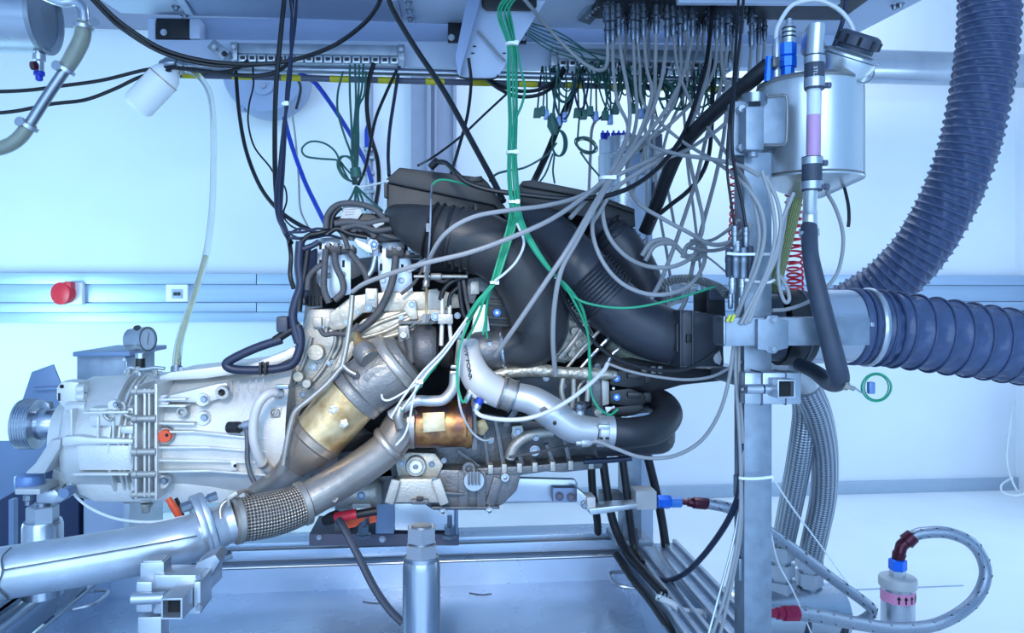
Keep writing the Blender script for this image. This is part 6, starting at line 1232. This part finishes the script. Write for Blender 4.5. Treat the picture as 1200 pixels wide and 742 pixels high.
sens('grey cable making the middle loop over the short duct', 718, 52, [(719, 86, 1.9), (724, 120, 1.84), (736, 150, 1.76), (724, 186, 1.68), (710, 216, 1.6), (706, 246, 1.56), (713, 276, 1.55), (733, 300, 1.55), (758, 312, 1.56), (786, 313, 1.56), (808, 304, 1.58), (820, 290, 1.6)], 2.6)
sens('grey cable swinging down from the plug row and right to the post', 747, 52, [(750, 80, 1.92), (752, 116, 1.86), (770, 140, 1.78), (800, 166, 1.68), (836, 188, 1.52), (868, 212, 1.40), (890, 242, 1.37), (896, 274, 1.37), (888, 312, 1.375), (872, 350, 1.38), (862, 376, 1.385)], 2.4)
sens('grey cable hanging from the plug row and bowing right at tank height', 789, 44, [(794, 78, 1.9), (806, 112, 1.82), (822, 138, 1.72), (840, 164, 1.6), (856, 186, 1.48), (876, 216, 1.40), (886, 246, 1.38), (890, 284, 1.38), (880, 324, 1.385), (866, 362, 1.385), (856, 380, 1.39)], 2.4)
sens('grey cable running from the plug row flat right to the tank bottom', 797, 58, [(798, 84, 1.9), (790, 120, 1.84), (772, 150, 1.76), (760, 168, 1.7), (790, 180, 1.6), (830, 186, 1.5), (866, 194, 1.40), (890, 206, 1.36)], 2.3)
sens('grey cable crossing left low and ending behind the long duct', 832, 44, [(832, 70, 1.92), (826, 100, 1.86), (812, 140, 1.8), (798, 168, 1.74), (770, 184, 1.68), (744, 196, 1.64), (716, 210, 1.6), (690, 232, 1.58), (668, 256, 1.56)], 2.5)
sens('grey cable falling steeply right of centre past the tangle', 840, 48, [(838, 76, 1.92), (826, 104, 1.88), (804, 128, 1.84), (780, 150, 1.8), (756, 168, 1.76), (737, 188, 1.72), (736, 214, 1.68), (748, 238, 1.64), (776, 256, 1.6), (806, 272, 1.56), (832, 286, 1.5), (854, 284, 1.44), (872, 268, 1.41)], 2.4)
sens('grey cable hanging from the plug row to the lower right silver tubes', 853, 58, [(848, 84, 1.92), (840, 120, 1.88), (828, 160, 1.84), (816, 210, 1.78), (800, 260, 1.7), (786, 300, 1.64), (774, 330, 1.6), (762, 352, 1.58)], 2.4)
sens('grey cable hanging from the plug row to the back of the duct box', 846, 42, [(846, 76, 1.92), (852, 110, 1.88), (848, 160, 1.84), (838, 210, 1.78), (824, 262, 1.72), (812, 310, 1.68), (804, 350, 1.66), (796, 366, 1.66)], 2.4)
sens('grey cable dropping right to left behind the dark hose', 881, 58, [(878, 84, 1.9), (872, 112, 1.88), (850, 144, 1.84), (824, 164, 1.78), (800, 178, 1.72), (770, 190, 1.66), (742, 206, 1.62), (718, 224, 1.58), (704, 246, 1.55), (694, 262, 1.55)], 2.3)
sens('grey cable falling straight from the plug row behind the filter unit', 769, 40, [(768, 80, 1.95), (766, 130, 2.0), (757, 170, 2.1), (748, 205, 2.15), (740, 230, 2.2)], 2.1)
sens('grey cable from the plugs crossing down right of the dark hose', 868, 40, [(866, 76, 1.9), (848, 110, 1.86), (826, 134, 1.84), (806, 160, 1.8), (810, 196, 1.76), (818, 230, 1.72), (824, 262, 1.7), (818, 290, 1.7)], 2.2)
sens('grey cable from the plug nearest the chute', 712, 53, [(712, 72, 1.95), (706, 82, 1.97), (690, 78, 1.99), (664, 56, 2.0), (640, 30, 1.98), (622, 8, 1.92), (610, -6, 1.9)], 2.3)
sens('thin grey cable from the plug row hanging by the left of the filter unit', 803, 36, [(806, 70, 1.98), (802, 110, 2.02), (784, 150, 2.08), (776, 190, 2.12), (784, 230, 2.12), (790, 262, 2.1)], 1.8)
for i, (x, yb) in enumerate(((734, 40), (761, 34), (818, 40), (825, 36), (860, 44), (889, 52), (896, 48))):
    o = cab('short grey lead with plug behind the plug row, '+nth(i), 'cable_grey', 1.9, [(x, yb-4, 2.02), (x-1, yb+18, 2.05), (x+random.uniform(-8, 8), yb+44, 2.08), (x+random.uniform(-16, 16), yb+80, 2.1)], 'short leads behind the plug row'); plug(o, x, -4, yb, 2.02, 4)
tie('white zip tie gathering the grey cables above the right air box', 712, 209, 1.60, 10, 2)
# knot of grey cables right of the ducts
for i, pts in enumerate(([(752, 300), (764, 284), (784, 282), (800, 296), (812, 304), (826, 296), (822, 284), (806, 288), (800, 302)], [(756, 306), (768, 288), (788, 286), (804, 300), (818, 296), (828, 284)])):
    cab(('grey cable knotted in a loose loop right of the short duct', 'second grey cable lying along the knotted loop right of the short duct')[i], 'cable_grey', 3 if i == 0 else 2.6, [(x, y, 1.66) for x, y in pts])
cab('grey cable running from the knot right to the square post', 'cable_grey', 2.3, [(806, 290, 1.62), (830, 294, 1.54), (852, 290, 1.46), (872, 276, 1.41), (880, 262, 1.40)])
cab('grey cable running from the knot to the inline connectors', 'cable_grey', 2.1, [(810, 282, 1.64), (832, 282, 1.54), (850, 272, 1.46), (866, 258, 1.42)])
cab('thin grey wire slanting from the knot to the connector cluster', 'cable_grey', 1.2, [(822, 296, 1.6), (838, 308, 1.52), (852, 320, 1.44)])
# bundle down the post
bg_ = 'grey cables running down the left of the square post'
for i, pts in enumerate(([(893, 200), (905, 240), (908, 280), (898, 320), (880, 356), (868, 380)], [(898, 206), (912, 240), (914, 275), (900, 322), (884, 356), (873, 380)], [(930, 226), (916, 262), (910, 300), (892, 340), (878, 378)])):
    cab(('left', 'middle', 'right')[i]+' grey cable bending over the post front above the cross arm', 'cable_grey', 2.5, [(x, y, 1.36) for x, y in pts], 'grey cables bent over the post')
cab('grey cable with a hanging loop right of the post', 'cable_grey', 2.3, [(924, 232, 1.4), (918, 270, 1.38), (912, 310, 1.37), (914, 338, 1.37), (920, 354, 1.37), (925, 350, 1.37), (921, 334, 1.37), (910, 318, 1.375)])
for i, pts in enumerate(([(858, 404), (856, 430), (850, 470), (838, 502), (818, 524)], [(862, 404), (862, 440), (866, 500), (868, 560), (866, 620), (852, 690), (832, 752)], [(866, 404), (866, 450), (870, 510), (869, 565), (868, 625), (856, 690), (842, 752)], [(862, 380), (864, 420), (867, 480), (869, 540), (868, 580)])):
    if i: cab(('', 'left', 'right', 'shortest')[i]+' grey cable strapped down the left side of the square post', 'cable_grey', 2.2, [(x, y, 1.39+.006*i) for x, y in pts], bg_)
cab('grey cable curving from under the cross arm left to the silver charge pipe', 'cable_grey', 2.3, [(860, 404, 1.39), (854, 446, 1.40), (842, 486, 1.42), (820, 518, 1.45), (788, 535, 1.48), (752, 536, 1.5), (722, 526, 1.51), (702, 518, 1.53), (690, 518, 1.54)])
G().lathe(P(675, 519, 1.54), P(694, 518, 1.54), [(0, .006), (.3, .006), (.32, .010), (.8, .010), (1, .005)], 12).build('probe_holder', 'alu_pipe', en)
cab('black cable sweeping from the post in a low curve to the valve post', 'cable_navy', 3.2, [(868, 520, 1.40), (868, 556, 1.42), (863, 588, 1.45), (846, 622, 1.52), (820, 656, 1.62), (798, 675, 1.72), (776, 680, 1.8), (758, 668, 1.86), (748, 648, 1.92), (744, 620, 1.95)])
cab('grey cable hanging in front of the charge pipe to a blue-collared sensor', 'cable_pale', 2.6, [(558, 483, 1.53), (566, 488, 1.52), (590, 492, 1.50), (620, 490, 1.49), (652, 478, 1.49), (682, 458, 1.5), (706, 436, 1.52), (712, 426, 1.53)])
cab('black cable running under the long duct past the gold pipe', 'cable_black', 2.4, [(655, 332, 1.50), (664, 356, 1.53), (682, 384, 1.54), (704, 408, 1.54), (730, 424, 1.53), (770, 434, 1.52), (806, 432, 1.5), (836, 414, 1.47), (848, 402, 1.45)])
cab('dark grey cable below the duct end box running to the post', 'cable_grey', 1.8, [(712, 426, 1.55), (734, 434, 1.54), (760, 440, 1.53), (800, 445, 1.51), (832, 442, 1.48), (854, 432, 1.45), (868, 424, 1.42)])
# thin white strings on the right
for lab, pts in (('thin white string slanting from the zip tie on the post down to the floor hoses', [(906, 562, 1.42), (932, 600, 1.6), (962, 640, 1.8), (998, 690, 2.0)]), ('second thin white string falling beside the post to the manifold', [(902, 618, 1.45), (912, 660, 1.6), (930, 694, 1.75), (952, 745, 1.9)])):
    cab(lab, 'white_plastic', .9, pts, None, None, 'string', 'string', 6, 4)
# black hoses behind the tray at right
for lab, r, pts in (('black hose dropping left of the valve post', 4.5, [(692, 520, 1.95), (694, 570, 1.95), (697, 592, 1.96), (700, 612, 2.0), (702, 650, 2.2), (703, 690, 2.3)]), ('long black hose falling from the engine and running forward beside the tray', 5.2, [(704, 520, 1.93), (712, 580, 1.92), (720, 616, 1.9), (735, 648, 1.84), (756, 672, 1.74), (778, 696, 1.66)]), ('black hose hanging in front of the valve post', 4.6, [(726, 512, 1.9), (734, 572, 1.89), (738, 606, 1.89), (743, 640, 1.9), (752, 660, 1.86)]), ('black hose hanging right of the valve post', 5, [(752, 508, 2.02), (768, 572, 2.02), (776, 612, 2.02), (782, 654, 2.02)]), ('black hose lying forward along the tray edge', 4.5, [(722, 650, 1.86), (742, 680, 1.76), (762, 704, 1.66), (790, 745, 1.55)])):
    cab(lab, 'rubber', r, pts, None, None, 'rubber_hose', 'hose', 14)
wn = cab('pale corrugated nozzle end of the long black hose by the tray', 'cable_pale', 4.2, [(770, 700, 1.66), (784, 706, 1.64), (800, 716, 1.62), (822, 718, 1.62), (830, 722, 1.60)], None, None, 'hose_nozzle', 'nozzle', 14)
for i in range(4): G().lathe(P(772+i*4.2, 698+i*2.2, 1.657), P(774.4+i*4.2, 699.4+i*2.2, 1.655), [(0, .009), (.3, .0105), (.7, .0105), (1, .009)], 16).build('ridge', 'bright_zinc', wn)
cab('dark glossy cable falling from the red starter terminal into the drip tray', 'rubber_navy', 4.6, [(396, 608, 1.63), (406, 625, 1.62), (420, 652, 1.6), (438, 688, 1.58), (456, 714, 1.57), (472, 730, 1.56)])
gw = V((P(885, 700, 1.45).x, 1.45, 0))
cab('taut steel cable stretched from the post down left to the rails', 'bright_zinc', 1.6, [(866, 600, 1.44), (858, 640, 1.42), (842, 700, 1.4), (828, 752, 1.38)])
# ---- dark green tangle under the right socket row
random.seed(31)
for i in range(48):
    x = random.uniform(652, 846); w = random.uniform(8, 34)*random.choice((-1, 1)); d = random.uniform(12, 62); y0 = random.uniform(74, 84); Y = random.uniform(1.99, 2.07)
    pts = [(x, y0, 2.07), (x+w*.1, y0+d*.45, Y), (x+w*.4, y0+d*.95, Y-.02), (x+w*.75, y0+d*.9, Y), (x+w, y0+d*.4, Y+.01), (x+w*1.05, y0+random.uniform(-2, 6), 2.07)]
    cab('thin dark green wire in the tangle under the right socket row', 'cable_dark_green' if i % 4 else 'cable_navy', random.uniform(.9, 1.4), pts, 'green wire tangle under the rack', None, 'wire', 'wire', 6, 5)
for i in range(6):
    y = random.uniform(26, 60); x1 = random.uniform(690, 780)
    cab('dark green wire fanning from the chute to the right socket row', 'cable_dark_green', .9, [(618, 26+i*3, 1.99), (645, 34+i*5, 2.0), (668+i*4, 46+i*5.5, 2.02), (x1-12, 78+random.uniform(-8, 6), 2.05), (x1, 88+random.uniform(-6, 12), 2.06)], 'green wires fanning from the chute', None, 'wire', 'wire', 6, 5)
for R, x, y, ry in ((15, 796, 112, 16), (12, 776, 106, 10)):
    cab(('large' if R == 15 else 'small')+' round loop of dark green wire under the right socket row', 'cable_dark_green', 1.8, [(x+R*math.cos(t), y+ry*math.sin(t), 2.0+.004*t) for t in [math.pi*1.5+2*math.pi*j/10 for j in range(12)]], None, None, 'wire', 'wire')
# hanging miniature plugs
for i, (x, y, w) in enumerate(((630, 126, 4.4), (636.5, 124, 3.6), (641, 128, 3), (648, 132, 4), (655, 136, 3), (662, 131, 3), (678, 126, 5.2), (684, 128, 4.4), (692, 124, 4.4), (699, 130, 3), (710, 129, 4.4), (716, 134, 3), (722, 122, 4), (742, 121, 4.2), (752, 127, 3.4))):
    o = cab('miniature plug hanging on its wire under the rack, '+nth(i), 'cable_dark_green' if i % 3 else 'cable_black', 1.1, [(x+random.uniform(-6, 6), 78, 2.07), (x+random.uniform(-3, 3), 98, 2.04), (x, y+1, 2.03)], 'hanging miniature plugs', None, 'hanging_plug', 'plug', 6, 5)
    G().prism([(x-w*.75, y), (x+w*.75, y), (x+w, y+11), (x-w, y+11)], 2.02, .018).build('body', 'ti_blue' if w < 3.5 else 'cable_dark_green', o, .0015)
cw = thing('wire_coil', 'narrow upright coil of dark wire hanging under the plugs', 'wire coil', P(652, 184, 2.02))
for i in range(5): G().tube([P(654+i*.5+(7+i*.4)*math.cos(t), 168+15*math.sin(t), 2.0+.006*i) for t in [2*math.pi*j/12 for j in range(12)]], .0022, 6, 4, closed=True).build('loop', 'cable_dark_green', cw)
G().lathe(P(650, 158, 2.0), P(646, 136, 2.0), [(0, .008), (.5, .016), (1, .010)], 10).build('gathered_wires', 'cable_dark_green', cw)
pipe('upper_lead', 'cable_dark_green', 1.4, [(648, 140), (650, 118), (652, 98), (654, 80)], cw, 2.03, 6); pipe('lower_lead', 'cable_dark_green', 1.2, [(650, 180), (648, 200), (650, 215)], cw, 2.0, 6); pipe('lower_lead', 'cable_dark_green', 1.2, [(648, 180), (640, 202), (632, 214)], cw, 2.0, 6)
cw = thing('wire_coil', 'tilted oval coil of thin dark wire hanging left of the filter unit', 'wire coil', P(686, 182, 2.05))
for i in range(7):
    ox, oy = random.uniform(-2, 2), random.uniform(-1.5, 2.5); rx, ry = random.uniform(11, 14.5), random.uniform(6, 8.5)
    G().tube([P(686+ox+rx*math.cos(t)*.92-ry*math.sin(t)*.35, 170+oy+rx*math.cos(t)*.42+ry*math.sin(t)*.9, 2.05+.004*i) for t in [2*math.pi*j/14 for j in range(14)]], .0015, 6, 4, closed=True).build('loop', 'cable_dark_green', cw)
pipe('upper_lead', 'cable_dark_green', 1.2, [(677, 162), (678, 148), (679, 136)], cw, 2.04, 6); pipe('lower_lead', 'cable_dark_green', 1.2, [(680, 178), (690, 192), (702, 206), (712, 220)], cw, 2.06, 6)
cab('thin blue-grey cable arching beside the filter unit', 'cable_grey', 1.8, [(712, 140, 2.2), (702, 139, 2.2), (694, 150, 2.2), (692, 180, 2.2), (690, 226, 2.2)])
pp_ = 'pale cables hanging behind the right ducts'
for i, pts in enumerate(([(798, 84), (802, 140), (806, 196), (812, 240), (818, 290), (824, 345)], [(762, 84), (766, 160), (770, 230), (776, 268), (782, 300), (788, 345)], [(754, 84), (757, 180), (758, 280), (757, 310), (760, 345)])):
    cab(('rightmost', 'middle', 'leftmost')[i]+' pale cable hanging behind the ducts near the wall trunking', 'cable_grey', 1.8, [(x, y, 2.1) for x, y in pts], pp_)
